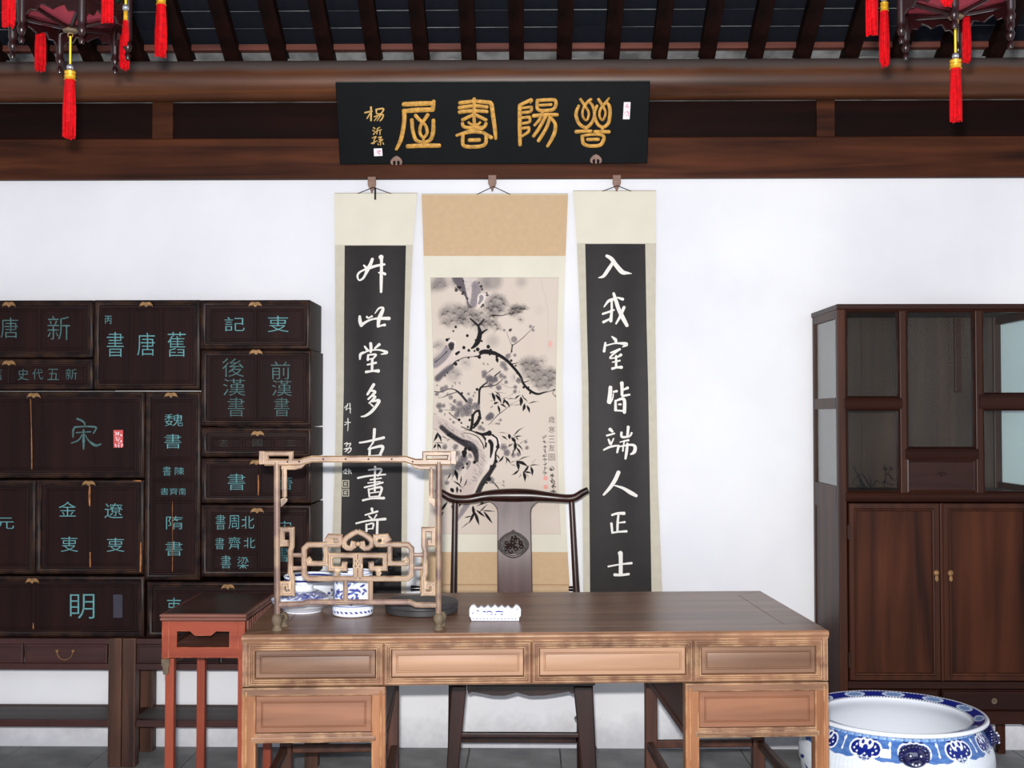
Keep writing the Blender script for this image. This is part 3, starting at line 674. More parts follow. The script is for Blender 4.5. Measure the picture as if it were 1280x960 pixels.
t, uc, hf, z1, z0 = scroll('right calligraphy scroll with eight white characters on black and no signature', RO, 770, (239, 745))
L = Loc(PS, t); dp = mk_depth(0, hf, z1 - t.location.z, z0 - t.location.z, 0.006, 0.003)
bm = bmn(); sheet(bm, L, RO, 239, 304, 0, dp, 14, 6); obj('heading_silk', bm, 'cream', t, smooth=60)
bm = bmn(); sheet(bm, L, RO, 304, 745, 0, dp, 14, 30); obj('mount_silk', bm, 'beige', t, smooth=60)
bm = bmn(); sheet(bm, L, RI_, 305, 745, -0.0015, dp, 14, 30); ip = obj('inked_sheet', bm, 'ink', t, smooth=60)
RU = [[(170,60,20),(205,82,26),(240,130,28),(285,180,30),(322,188,18),(356,192,5)],[(215,112,20),(180,165,24),(145,212,20),(108,223,5)]]
WO = [[(222,342,18),(240,400,24),(260,460,26),(294,530,28),(322,582,22)],[(150,442,8),(182,400,18),(215,387,20)],[(250,372,10),(290,385,20)],[(140,495,14),(200,475,14),(225,465,10)],[(207,400,14),(207,470,16),(200,548,22)],[(145,556,18),(178,540,14),(208,520,10)],[(300,445,20),(272,510,18),(240,568,12)]]
SHI = [[(208,665,8),(236,690,22),(238,715,12)],[(160,712,14),(150,775,18)],[(165,732,10),(240,715,10),(318,722,24),(288,743,6)],[(200,786,10),(268,760,16)],[(262,765,10),(215,800,12),(194,827,10),(245,820,10),(276,802,20)],[(240,810,14),(240,890,16)],[(212,857,8),(268,845,12)],[(212,905,18),(245,896,14),(280,895,22)]]
JIE = [[(243,105,30),(240,160,32),(230,240,34)],[(238,250,20),(262,210,12),(270,165,10)],[(272,146,16),(302,140,20)],[(348,65,30),(350,110,26),(350,178,22)],[(352,132,12),(402,110,24)],[(355,185,20),(420,172,16)],[(290,228,18),(290,315,24)],[(295,228,14),(368,216,26),(372,335,28)],[(318,262,12),(338,262,18)],[(300,318,14),(365,322,14)]]
DUAN = [[(240,492,28),(262,512,18)],[(210,550,16),(280,530,14)],[(225,585,14),(242,622,24)],[(272,578,12),(248,635,12)],[(182,682,14),(235,656,18),(300,642,14)],[(408,470,24),(400,560,20)],[(345,522,20),(350,562,20),(418,556,16),(440,525,16)],[(330,610,8),(410,592,18)],[(372,595,12),(365,640,12)],[(318,645,22),(306,705,16)],[(320,652,12),(430,635,18),(470,652,26),(464,700,28),(432,722,14)],[(362,645,14),(358,692,14)],[(400,625,20),(392,700,24),(382,762,18)]]
REN = [[(258,62,26),(232,120,26),(192,180,22),(147,230,14)],[(222,158,7),(290,180,18),(350,215,26),(392,238,20)]]
ZHENG = [[(210,382,14),(250,370,16),(300,370,22)],[(258,378,14),(252,440,16),(250,508,14)],[(262,440,8),(305,435,14)],[(205,445,16),(212,515,14)],[(212,515,12),(260,508,12),(318,504,16)]]
SHI2 = [[(272,668,32),(275,700,26),(275,828,26)],[(182,768,12),(270,752,10),(356,743,16)],[(230,830,20),(280,832,16),(335,825,16)]]
for (ox, oy, s, d) in ((730,310,6,RU),(730,310,6,WO),(730,310,6,SHI),(730,470,7.385,JIE),(730,470,7.385,DUAN),(730,580,6,REN),(730,580,6,ZHENG),(730,580,6,SHI2)):
    bm = bmn(); strokes(bm, L, ox, oy, s, d, -0.0022, 0.0006, dp, k=1.14); obj('written_character', bm, 'chalk', ip, smooth=60)
fittings(t, L, RO, 239, 748, 771, 234, cordw=18)

# ---- the ink painting in the middle
t, uc, hf, z1, z0 = scroll('middle scroll, ink painting of pine, plum and bamboo on tan and cream silk', CO, 615, (243, 741))
L = Loc(PS, t); dp = mk_depth(0, hf, z1 - t.location.z, z0 - t.location.z, 0.006, 0.002)
bm = bmn(); sheet(bm, L, CO, 243, 738, 0, dp, 16, 40); obj('mount_silk', bm, 'cream', t, smooth=60)
bm = bmn(); sheet(bm, L, CO, 243.5, 320, -0.0012, dp, 16, 8); obj('tan_panel', bm, 'tan', t, smooth=60)
bm = bmn(); sheet(bm, L, CO, 690, 738, -0.0012, dp, 16, 8); obj('tan_panel', bm, 'tan', t, smooth=60)
PX0, PX1, PY0, PY1 = 539, 698, 347, 668
cv = Canvas(PX0, PY0, PX1, PY1, 2.6, C(208, 194, 182))
INK, INK2, G1, G2, G3 = C(26, 23, 26), C(50, 46, 50), C(96, 90, 95), C(140, 131, 134), C(182, 172, 170)
def Q(ox, oy, s=9.6): return lambda x, y: (ox + x / s, oy + y / s)
Q1, Q2, Q3, Q4, Q5, Q6 = Q(530, 340), Q(610, 340), Q(530, 430), Q(610, 430), Q(530, 520), Q(610, 520)
def dots(q, pts, col, al=1, soft=.6):
    for x, y, r in pts: a, b = q(x, y); cv.dot(a, b, r / 9.6, col, al, soft)
def ln(q, pts, col, al=1.0, soft=.6): cv.line([(*q(x, y), wd / 9.6) for x, y, wd in pts], col, al, soft)
# paper stains, washes
for _ in range(60): cv.dot(rng.uniform(540, 698), rng.uniform(347, 668), rng.uniform(6, 20), C(198, 180, 168) if rng.random() < .5 else C(214, 198, 190), .12, 12)
for q, x, y, r, al in ((Q1,200,130,90,.55),(Q1,120,180,60,.35),(Q1,380,120,60,.45),(Q1,700,150,90,.4),(Q2,60,110,110,.45),(Q2,400,120,60,.3),(Q2,620,460,50,.12),(Q1,330,520,150,.30),(Q1,520,520,120,.38),(Q2,100,400,130,.38),(Q2,340,470,70,.3),(Q1,700,620,110,.32),
   (Q1,180,880,60,.3),(Q3,200,200,90,.5),(Q3,120,250,60,.5),(Q3,330,360,90,.3),(Q3,500,240,60,.25),(Q4,520,280,130,.35),(Q4,700,420,140,.38),(Q2,60,830,70,.3),(Q3,450,760,100,.25),(Q5,620,100,60,.1)):
    a, b = q(x, y); cv.dot(a, b, r / 9.6, G2 if al < .3 else G1, min(.8, al * 1.15), 8)
# upper pine trunk
ln(Q1, [(400,70,90),(480,180,80),(560,280,90),(570,380,80)], G1, .6, 5); ln(Q1, [(560,80,120),(580,220,110),(590,360,70)], C(205,192,186), .7, 5)
ln(Q1, [(620,150,60),(630,260,80),(600,380,60)], G2, .6, 5)
for _ in range(60):
    a, b = rng.uniform(480, 640), rng.uniform(80, 360); ln(Q1, [(a, b, 4), (a + rng.uniform(-14, 14), b + rng.uniform(8, 26), 3)], G1, .5)
dots(Q1, [(430,190,18),(390,220,20),(410,180,14),(440,185,14),(465,262,16),(475,240,10),(500,250,9),(690,175,18),(700,210,14),(665,130,10),(755,255,12),(765,280,14),(520,320,14),(480,110,10),(745,285,8),(710,400,18),(690,420,12)], INK, .9)
ln(Q1, [(380,190,12),(470,250,10),(520,330,14)], INK2, .8)
ln(Q1, [(650,400,22),(660,300,26),(690,270,26),(730,290,22),(710,350,22),(650,430,14)], C(218,204,197), 1, 1); ln(Q1, [(690,300,48),(690,330,40),(660,380,22)], G2, .9, 1)
# pine needle fans
def fan(q, x, y, r=78, n=26, a0=-215, a1=35, col=INK, al=.62, w_=3.6):
    fr_ = rng.uniform(-.5, .5)
    for k in range(n):
        an = math.radians(a0 + (a1 - a0) * k / (n - 1) + rng.uniform(-5, 5)) + fr_; rr = r * rng.uniform(.7, 1.15); r1 = r * .08
        ln(q, [(x + r1 * math.cos(an), y + r1 * math.sin(an), w_), (x + rr * math.cos(an), y + rr * math.sin(an), w_ * .5)], col, al, .45)
for x, y in ((280,480),(225,510),(420,440),(360,500),(330,590),(240,620),(500,480),(550,430),(480,570),(420,560),(560,520),(450,620),(690,500),(640,580),(740,600),(810,530),(700,640),(620,520),(600,640),(770,440),(840,420)): fan(Q1, x, y)
for x, y in ((90,310),(160,330),(40,360),(190,390),(110,430),(40,470),(150,470),(60,600),(20,640),(120,690),(90,640),(60,540)): fan(Q2, x, y, 72)
for x, y in ((300,450),(350,440),(400,450),(310,500),(380,490),(270,510),(440,450)): fan(Q2, x, y, 66, 24, -200, 20, INK, .85)
fan(Q2, 400, 575, 50, 18, -200, 200, INK, .7)
for x, y in ((470,230),(420,250),(540,240),(600,260),(660,210),(480,310),(560,330),(620,320),(700,380),(770,330),(820,350),(640,430),(760,440),(560,440),(810,420),(700,500),(600,510),(780,500),(500,400)): fan(Q4, x, y, 80, 26, -215, 35, INK, .55)
for x, y in ((200,130),(130,190),(260,170)): fan(Q1, x, y, 60, 16, -215, 35, G1, .6)
for x, y in ((150,880),(110,900)): fan(Q1, x, y, 60, 16, -215, 35, G1, .5)
for x, y in ((480,230),(330,340),(400,370),(250,330)): fan(Q3, x, y, 70, 18, -215, 35, G1, .5)
for x, y in ((330,400),(580,210)): fan(Q4, x, y, 60, 16, -260, -60, G1, .5)
# dark pine boughs
ln(Q1, [(555,560,16),(610,610,24),(650,645,24)], INK); ln(Q1, [(720,570,16),(690,610,20),(655,650,24),(670,730,50),(645,830,60),(600,890,40),(565,915,20)], INK); ln(Q1, [(760,690,14),(710,720,26),(680,750,30)], INK); ln(Q2, [(60,520,16),(160,525,10),(230,510,8)], INK)
dots(Q1, [(375,660,16),(345,710,12),(515,765,18),(640,930,24),(620,820,16),(690,830,14),(265,815,20),(255,900,16),(470,905,18),(530,945,18),(770,900,22),(800,940,18),(600,950,14),(290,800,10)], INK)
ln(Q3, [(640,140,44),(690,100,50),(760,95,56),(860,115,44)], INK); ln(Q4, [(0,100,44),(100,120,40),(220,190,38),(320,290,34),(400,390,30),(440,480,28),(520,560,30),(610,600,26),(700,580,16),(760,570,8),(830,545,14)], INK)
dots(Q3, [(470,45,20),(530,75,16),(600,85,10),(660,160,20),(525,165,14),(610,150,10),(365,240,22),(130,185,20),(260,345,14),(230,380,12),(400,200,12),(770,30,20),(640,60,18)], INK)
dots(Q4, [(110,190,20),(115,150,14),(285,200,16),(340,260,12),(30,70,14),(20,130,12),(360,350,14),(440,520,16),(500,520,12),(520,590,14),(160,160,14)], INK)
ln(Q4, [(100,150,20),(115,210,26)], INK); ln(Q4, [(300,240,12),(370,225,6)], INK); ln(Q4, [(450,460,14),(510,440,6)], INK); ln(Q4, [(820,560,10),(800,590,8),(835,630,12)], INK2, .8)
# left pale bough
ln(Q3, [(60,360,70),(150,290,60),(250,220,54),(350,150,44),(450,118,34),(640,118,30)], C(208,192,184), 1, 2)
ln(Q3, [(100,240,80),(200,170,70),(280,60,70)], G2, .5, 5); ln(Q3, [(110,220,14),(200,150,10),(260,90,14)], INK2, .7)
ln(Q3, [(120,430,20),(200,360,26),(290,290,24),(360,215,16),(430,180,10),(480,162,10),(640,148,8)], INK2, .9)
ln(Q3, [(130,420,60),(220,340,50),(320,270,40)], G1, .4, 4)
for x, y, sx in ((205,60,1),(395,105,1)):
    pass
ln(Q1, [(285,900,22),(280,850,22),(320,830,22),(365,850,22),(350,920,20)], C(218,204,197), 1, 1); dots(Q1, [(322,872,34)], INK2, .9); ln(Q1, [(320,880,44),(335,910,30)], INK2, .8)
ln(Q3, [(350,140,18),(375,85,18),(415,80,18)], C(218,204,197), 1, 1); ln(Q3, [(375,120,34),(410,95,26)], INK, .95)
ln(Q3, [(300,10,50),(320,60,40)], INK2, .6, 2)
# plum twigs, upper right
ln(Q2, [(290,960,16),(300,880,14),(330,865,10),(430,790,8),(510,710,6),(560,660,8)], INK2, .9); ln(Q2, [(290,880,8),(262,810,6),(240,760,6),(232,720,5)], INK2, .8)
ln(Q4, [(270,130,8),(285,80,8),(300,20,14)], INK2, .9)
dots(Q2, [(320,810,38),(520,655,20),(552,700,18),(200,700,16)], G1, .75, 1.2); dots(Q2, [(270,700,18),(285,690,10),(562,655,6)], INK, .9)
# plum branches, left middle
ln(Q3, [(100,570,10),(180,575,12),(270,540,12),(340,545,12),(390,575,24),(440,620,28),(500,690,26)], INK2); ln(Q3, [(380,575,8),(270,610,12),(200,640,6),(150,645,5)], INK2)
ln(Q3, [(650,720,30),(655,640,24),(660,550,26),(700,500,20),(755,460,16)], INK); ln(Q3, [(690,520,10),(780,505,16),(850,498,6)], INK); dots(Q3, [(628,545,18),(790,500,14),(440,590,14)], INK)
ln(Q4, [(0,505,16),(80,495,12),(140,460,12),(180,420,8)], INK2); ln(Q4, [(80,385,16),(150,330,12)], INK); ln(Q4, [(0,340,8),(60,295,10)], INK2); ln(Q4, [(160,475,6),(250,520,5),(330,520,5)], INK2, .8)
ln(Q3, [(220,790,5),(320,795,6)], INK2, .8); ln(Q3, [(290,830,10),(350,880,10),(400,910,8)], INK); dots(Q3, [(410,912,16),(290,825,8),(435,945,10),(540,915,14),(700,945,12)], INK)
def blossom(q, x, y, s=26, col=G1, al=.8):
    for k in range(5):
        an = k * 1.257 + x; dots(q, [(x + s * .7 * math.cos(an), y + s * .7 * math.sin(an), s * .62)], col, al * rng.uniform(.6, 1), 1.2)
    dots(q, [(x, y, s * .2)], INK2, .8)
for q, x, y, s in ((Q3,200,545,30),(Q3,240,515,22),(Q3,160,740,32),(Q3,215,740,20),(Q3,180,800,22),(Q3,335,770,30),(Q3,410,720,32),(Q3,470,780,40),(Q3,540,680,30),(Q3,540,740,44),(Q3,520,820,42),(Q3,400,800,34),(Q3,620,750,40),(Q3,380,850,30),(Q3,520,600,16),(Q3,720,350,32),(Q3,715,385,24),(Q3,780,410,36),(Q3,840,430,34),(Q3,800,860,34),(Q3,760,890,26),(Q3,130,600,22),(Q3,300,640,24),(Q3,350,690,20),(Q3,450,850,26),
    (Q4,185,250,36),(Q4,220,300,24),(Q4,20,440,46),(Q4,90,420,30),(Q4,160,380,26),(Q4,205,400,20),(Q4,220,460,20),(Q4,130,520,30),(Q4,335,518,20),(Q4,330,570,20),(Q4,380,440,30),(Q4,245,150,28),(Q4,330,135,16),(Q4,40,860,30),(Q4,10,880,24),(Q4,30,500,26),(Q5,670,140,26),(Q5,710,160,18),(Q5,370,370,30),(Q5,240,370,26),(Q5,460,530,50),(Q5,430,600,46),(Q5,540,620,30),(Q5,400,450,30),(Q5,480,500,36),(Q5,280,800,24),(Q5,780,10,30),(Q6,190,370,36),(Q6,230,440,34),(Q6,310,470,24),(Q6,370,460,22),(Q6,460,310,16),(Q6,475,380,20),(Q6,20,20,30),(Q6,40,770,34),(Q5,560,470,30),(Q5,540,560,22)):
    blossom(q, x, y, s)
for q, x, y in ((Q3,350,470),(Q3,410,470),(Q3,320,510),(Q3,710,235),(Q3,760,235),(Q3,580,630),(Q3,300,720),(Q3,345,675),(Q3,595,585),(Q3,260,600),(Q3,230,850),(Q3,290,900),(Q3,350,940),(Q3,120,500),(Q3,110,850),(Q3,120,920),(Q5,330,80),(Q5,120,70),(Q5,280,290),(Q5,460,590),(Q6,140,50),(Q6,140,95),(Q6,190,780),(Q6,190,830),(Q4,150,910),(Q4,110,950)):
    for _ in range(7):
        an = rng.uniform(0, 6.28); r = rng.uniform(8, 26); ln(q, [(x, y, 3), (x + r * math.cos(an), y + r * math.sin(an), 5)], INK2, .7)
# the old plum trunk: broad pale curve with shaded left edge and dark rough bark on the right
ln(Q5, [(90,40,100),(200,110,120),(330,200,120),(470,280,120),(600,380,130),(660,480,130),(640,600,130),(580,720,150),(520,840,150),(440,1000,150),(420,1150,130)], C(198,182,174), 1, 4)
ln(Q5, [(190,130,30),(300,220,40),(430,300,46),(540,350,70),(600,400,60),(625,470,40),(630,540,26)], INK2, .75, 4)
ln(Q5, [(270,225,26),(330,250,20),(400,275,16),(470,300,14)], INK, .8); ln(Q5, [(500,340,60),(560,370,50),(600,420,30)], INK2, .8, 2)
for _ in range(120):
    k = rng.uniform(0, 1); pts = [(150,80),(300,170),(450,250),(560,330),(650,440),(660,560),(600,700),(540,820)]; i = min(6, int(k * 7)); f = k * 7 - i
    a = pts[i][0] + (pts[i + 1][0] - pts[i][0]) * f + rng.uniform(-40, 60); b = pts[i][1] + (pts[i + 1][1] - pts[i][1]) * f + rng.uniform(-50, 20)
    ln(Q5, [(a, b, 4), (a + rng.uniform(10, 30), b + rng.uniform(0, 26), 5), (a + rng.uniform(20, 50), b + rng.uniform(6, 50), 3)], G1, .6)
ln(Q5, [(440,130,10),(520,160,14),(600,190,16),(680,220,20),(740,290,26),(740,370,22)], INK, .9); ln(Q5, [(470,200,8),(560,215,10),(640,250,12),(700,330,14),(720,390,14)], INK2, .9); ln(Q5, [(480,170,7),(560,180,7),(640,210,9)], INK2, .8)
ln(Q5, [(620,195,24),(700,220,34),(780,205,50)], INK); dots(Q5, [(785,200,28),(830,235,16),(560,150,20),(520,130,14)], INK)
ln(Q5, [(575,-10,34),(575,60,30),(560,150,36)], INK); ln(Q5, [(655,10,30),(640,80,30),(590,140,24)], INK); dots(Q5, [(410,45,18),(440,85,10),(540,45,14),(670,25,18),(480,440,34),(495,395,22),(480,470,26),(545,395,26),(605,555,20),(515,575,16),(470,620,14),(300,215,16)], INK)
ln(Q3, [(570,960,34),(575,880,30),(600,825,26),(640,800,26)], INK); ln(Q3, [(655,800,30),(665,870,30),(640,930,40),(600,970,30)], INK)
ln(Q5, [(760,300,40),(790,262,34),(860,262,40),(900,300,40),(900,360,40),(850,450,44),(790,560,40),(760,620,30)], C(218,204,197), 1, 1)
ln(Q6, [(20,250,40),(85,275,34),(95,330,34),(75,440,34),(30,560,34),(0,620,30)], C(218,204,197), 1, 1)
ln(Q6, [(20,300,44),(45,340,44),(42,420,32),(30,500,12)], INK, .95); ln(Q5, [(800,300,24),(820,400,24),(805,490,8)], INK, .9)
ln(Q6, [(10,200,20),(60,235,18),(105,265,20),(120,320,22),(118,385,20),(95,440,20),(90,540,26),(60,600,20)], INK); dots(Q6, [(15,210,30),(120,370,24),(125,345,16),(95,545,24),(60,640,12)], INK)
ln(Q6, [(40,600,30),(20,690,26),(0,760,50)], INK2, .9); ln(Q5, [(850,590,40),(790,680,44),(730,760,50),(680,850,50),(640,960,60)], INK2, .7, 2); dots(Q5, [(780,755,28),(755,800,14),(830,600,16)], INK)
for _ in range(60):
    k = rng.random(); a = 850 - 200 * k + rng.uniform(-26, 26); b = 590 + 330 * k + rng.uniform(-20, 20); ln(Q5, [(a, b, 5), (a - 14, b + 24, 5)], INK, .8)
ln(Q6, [(60,790,10),(100,830,14),(130,870,10)], INK); ln(Q6, [(60,800,3),(160,800,3)], INK2, .7)
ln(Q6, [(0,105,6),(40,70,5),(100,5,6)], INK2, .8); ln(Q4, [(30,950,6),(110,860,10),(150,830,10),(300,720,5),(420,650,4)], INK2, .8); ln(Q6, [(20,95,3),(120,95,3)], INK2, .7)
# bamboo leaves
def leaf(q, x0, y0, x1, y1, wd, col=INK, al=.95):
    mx, my = (x0 + x1) / 2 + (y1 - y0) * .06, (y0 + y1) / 2 - (x1 - x0) * .06
    ln(q, [(x0, y0, wd * .35), (x0 + (mx - x0) * .6, y0 + (my - y0) * .6, wd), (mx, my, wd), (x1, y1, 1.5)], col, al, .45)
for a in ((50,590,80,700,36),(85,570,160,640,14),(100,590,210,590,6),(60,740,20,770,10),(70,720,130,700,24),(95,610,165,710,34),(200,660,180,730,24),(200,670,270,765,26),(150,720,230,770,20),(120,740,140,840,26),(240,660,340,660,10),(330,660,400,610,18),(380,590,390,560,6),(405,640,400,750,40),(450,720,425,810,34),(480,740,512,830,28),(430,640,490,700,14),(500,715,625,690,12),(430,700,350,740,8),(60,600,0,600,6),(60,680,20,680,6),(240,760,300,700,6),(420,610,440,660,12),(380,720,290,735,6),(170,665,230,640,8),(110,610,130,560,5),(340,560,220,650,4)): leaf(Q4, *a)
for a in ((340,150,245,235,0),): pass
for a in ((130,200,240,210,7),(170,240,240,290,18),(255,220,265,280,34),(310,240,440,130,14),(320,255,420,240,16),(290,260,340,330,36),(330,310,320,430,36),(300,330,240,370,14),(350,380,400,470,22),(350,330,430,420,16),(370,350,480,280,6),(345,260,370,290,14),(310,400,290,480,14),(260,330,250,380,10),(350,540,370,660,36),(370,650,285,710,22),(370,530,510,480,12),(350,540,490,610,36),(490,600,420,680,26),(520,610,535,720,30),(500,595,625,588,12),(430,670,445,790,34),(440,670,535,690,20),(270,560,340,540,8),(210,490,280,580,20),(190,480,120,560,22),(100,460,150,530,14),(230,500,215,580,12),(400,690,370,740,8),(530,580,580,515,5),(460,690,490,740,6),(280,580,350,610,8)): leaf(Q6, *a)
for a in ((150,200,100,310,30),(155,210,200,320,26),(130,340,100,390,24),(150,330,200,400,22),(200,240,280,290,10),(100,320,270,340,8),(150,340,160,410,14),(350,640,330,780,6),(320,690,270,770,16),(370,650,405,780,36),(450,720,430,830,16),(360,780,470,870,18),(400,850,400,930,26),(330,870,360,920,40),(440,880,450,920,20),(520,760,470,860,14),(90,140,170,200,6),(380,640,330,760,8)): leaf(Q5, *a)
# bamboo below the chair rail (photo pixels)
I = lambda x, y: (x, y)
def leafp(x0, y0, x1, y1, wd): cv.line([(x0, y0, wd * .4), ((x0 * 2 + x1) / 3, (y0 * 2 + y1) / 3, wd), ((x0 + x1 * 2) / 3, (y0 + y1 * 2) / 3, wd * .8), (x1, y1, .3)], INK, .95, .6)
for a in ((592,633,594,645,3.5),(594,640,588,654,3),(595,641,600,656,3.5),(597,638,607,646,2.6),(606,640,616,654,3),(604,638,619,639,1.4),(600,640,610,630,1.4),(590,645,582,647,1.6),(588,652,579,660,1),(577,628,575,634,2),(597,632,612,627,1.4),(560,628,552,640,3),(566,632,572,644,3),(556,640,548,652,2.5)): leafp(*a)
cv.dot(603, 628.5, 2, INK, .9); cv.dot(578, 637.5, 1, INK, .9)
cv.line([(585,630,6),(578,642,4),(573,650,2)], G2, .5, 3)
# red stamps, inscription
cv.dot(689.5, 430, 3, C(226, 150, 140), .55, 1, 4.5)
for y_ in (597.5, 608.5): 
    for dx in (-1.2, 1.2):
        for dy in (-1.2, 1.2): cv.dot(682 + dx, y_ + dy, 1.6, C(226, 130, 118), .6, .6)
cv.line([(676,348,.8),(678,360,.8),(682,370,.8),(684,382,.8),(686,392,.8),(687,440,.6)], C(190,176,172), .6)
def scrib(cx, cy, w_, h_, n=9, wd=1.1, al=.85):
    for _ in range(n):
        a, b = cx + rng.uniform(-w_, w_) * .45, cy + rng.uniform(-h_, h_) * .45
        an = rng.choice([0.0, 0.1, 1.5, 2.2, .8]); r = rng.uniform(.35, .9) * w_ * .6
        cv.line([(a - r * math.cos(an), b - r * math.sin(an), wd), (a + r * math.cos(an), b + r * math.sin(an), wd)], INK2, al, .4, .35)
for cx, cy in ((690,586),(690,594),(690.5,601),(691,608),(691,613)): scrib(cx, cy, 5, 5, 6, .9, .7)
for k in range(9): scrib(682 - (k > 3) * .5, 546.5 + 5.6 * k, 3.6, 3.6, 5, .7, .6)
ny, nx = cv.h, cv.w
cut = None
P = np.zeros((ny, nx, 3)); 
for j in range(ny):
    yy = PY0 + j / cv.r; a, b = interp(CO, yy); a += 9.0 + .8 * abs(math.sin((yy - 347) / 321 * 3.1)) - 1.5; b -= 9.0 - 1.5
    u0, z = L(a, yy); u1, _ = L(b, yy)
    us = np.linspace(u0, u1, nx); P[j, :, 0] = us; P[j, :, 2] = z; P[j, :, 1] = [-0.0014 + dp(float(q_), z) for q_ in us]
Cc = cv.a.copy(); Cc[:2] *= .75; Cc[-2:] *= .8; Cc[:, :2] *= .85; Cc[:, -2:] *= .85
pt_ = grid_mesh('painting', P, Cc, 'paintpaper', t)
for ch_, cy_ in zip('歲寒三友圖', (524.5, 537.3, 549, 559.8, 571.5)):
    bm = bmn(); put_glyph(bm, ch_, L, 685.6, 693.6, cy_ - 4.2, cy_ + 4.2, -0.0019, dp); obj('title_character', bm, 'inkblack', pt_, smooth=-1)
fittings(t, L, CO, 243, 735.5, 617, 235, ext=0.035)
# ================================================================ BOOK CABINETS (left)
BY = 4.9; BD = 0.265
PBk = Plane(0, BY)
def bat(bm, L, px, py, s=1.0):
    pts = [(-8.5, 3.2), (-7.5, -.5), (-5, -3), (-2.2, -3.4), (-1.2, -2.2), (0, -3.4), (1.2, -2.2), (2.2, -3.4), (5, -3), (7.5, -.5), (8.5, 3.2), (6.4, 1.2), (4.6, 1.8), (3.2, .6), (1.6, 2.2), (0, 3.4), (-1.6, 2.2), (-3.2, .6), (-4.6, 1.8), (-6.4, 1.2)]
    prism(bm, [L(px + a * s, py + b * s) for a, b in pts], -0.016, -0.010, 0.0008)
def door_panel(L, r, parent, mat='bookdoor', name='door'):
    u0, z1 = L(r[0], r[2]); u1, z0 = L(r[1], r[3])
    bm = bmn(); rings(bm, u0, u1, z0, z1, [(0.0012, 0.004), (0.0012, -0.0035), (0.004, -0.005), (0.010, -0.005), (0.012, -0.0030), (0.016, -0.0030)])
    return obj(name, bm, mat, parent)
def book_cabinet(label, r, panels, latch, texts, tone='teal', worn=()):
    (x0, x1, y0, y1) = r
    u0, z1 = PBk(x0, y0); u1, z0 = PBk(x1, y1); cx = (u0 + u1) / 2
    t = thing('book_cabinet', label, 'cabinet', (cx, BY, z0), group='stacked book cabinets on the left stands')
    L = Loc(PBk, t); a, b, h = u0 - cx, u1 - cx, z1 - z0
    e = 0.0012
    bm = bmn(); box(bm, a + e, b - e, 0.0, BD, 0, h - e, 0.002); obj('body', bm, 'book', t)
    bm = bmn(); rings(bm, a + e, b - e, e, h - e, [(0, 0.001), (0, -0.006), (.004, -.010), (.010, -.011), (.014, -.007), (.020, -.006), (.022, -.002), (.022, .001)], cap=False)
    obj('front_frame', bm, 'bookframe', t, smooth=40)
    for i, p in enumerate(panels):
        d = door_panel(L, p[:4], t)
        yy = -0.0042
        for (ch, a0, a1, b0, b1) in texts:
            if p[0] <= (a0 + a1) / 2 < p[1] and p[2] <= (b0 + b1) / 2 < p[3]:
                bm = bmn(); put_glyph(bm, ch, L, a0, a1, b0, b1, yy); obj('inlaid_character', bm, tone, d, smooth=-1)
    for (lx, ly) in latch:
        bm = bmn(); bat(bm, L, lx, ly); obj('bat_latch', bm, 'brass', t)
    for st in worn:
        bm = bmn(); ribbon(bm, L, st, -0.0112, 0.0008, step=3); obj('bare_wood_edge', bm, 'bare', t)
    return t, L
CB = 'black-brown book cabinet '
book_cabinet(CB + 'lettered 史記, top of the stack nearest the left scroll', (251,388,375,436.5), [(262,321,386,427),(321,380,386,427)], [(320,381)], [('記',281,306,396.5,414),('叓',335,361,395,415)])
book_cabinet(CB + 'with two doors lettered 前漢書 and 後漢書', (252,390,437.5,532.5), [(262,321.5,445,526),(321.5,383,445,526)], [(321,440.5)],
    [('後',278,305,448,471),('漢',279,307,473.5,494.5),('書',285,306,497,520.5),('前',339,363,452,474),('漢',340,365,475,495),('書',343,362,497,520.5)], 'tealdim')
book_cabinet(CB + 'low one with three small panels, faintly lettered 國志', (252,390,534,571), [(263,303.5,546,563),(303.5,343,546,563),(343,382,546,563)], [(323,542)], [('志',275,285,549,558),('國',316,328,549,557.5),('三',358,370,550,557)], 'tealdark')
book_cabinet(CB + 'with two doors, 書 on the left door and pale worn seam', (252,390,572.5,629), [(262,323.5,581,620),(323.5,382,581,620)], [(321.5,578)], [('書',285,307,592,612.5),('晉',349,366,597,612)], 'teal', worn=[[(323.5,594,1.2),(323.8,606,1.8),(323.5,619,1)]])
book_cabinet(CB + 'lettered in rows 北周書, 北齊書 and 梁書', (252,390,630.5,721), [(264,322,640,665.5),(264,322,665.5,690),(264,322,690,713.5),(322,383,640,713.5)], [(322.5,638)],
    [('書',270,282,643,662),('周',286,299,644,661),('北',302,318,645,660.5),('書',269.5,280.5,672,686.5),('齊',286,301,671,686.5),('北',305,319.5,672,685),('書',276.5,289,694,713),('梁',297,311,696,712.5),('宋',347,365,651,668),('書',344,362,684,702)])
book_cabinet(CB + 'lettered 舊唐書 across three panels', (118.5,250.5,375,486.5), [(127,165,385,479),(165,202,385,479),(202,241,385,479)], [(184,381)],
    [('書',134,155,415,446),('唐',172,194,416,444.5),('舊',210,232.5,415,446),('丙',131.5,140,395,405)])
book_cabinet(CB + 'tall and narrow, lettered 魏書, 陳書, 南齊書, 隋書 downwards', (182.5,250.5,489,725), [(190,243,499,574.5),(190,243,574.5,600.5),(190,243,600.5,626),(190,243,626,716)], [(215,494)],
    [('魏',206,229,517.5,532.5),('書',206,227,542.5,560.5),('書',204,214,583,594.5),('陳',219,230.5,584,593.5),('書',201,211,610,618.5),('齊',212.5,222.5,610,618.5),('南',224,232.5,610,618.5),('隋',208,229,645,661.5),('書',207,228.5,676.5,694.5)],
    worn=[[(216.5,626,.5),(216.5,650,.7),(216.8,680,.5),(216.5,714,.8)]])
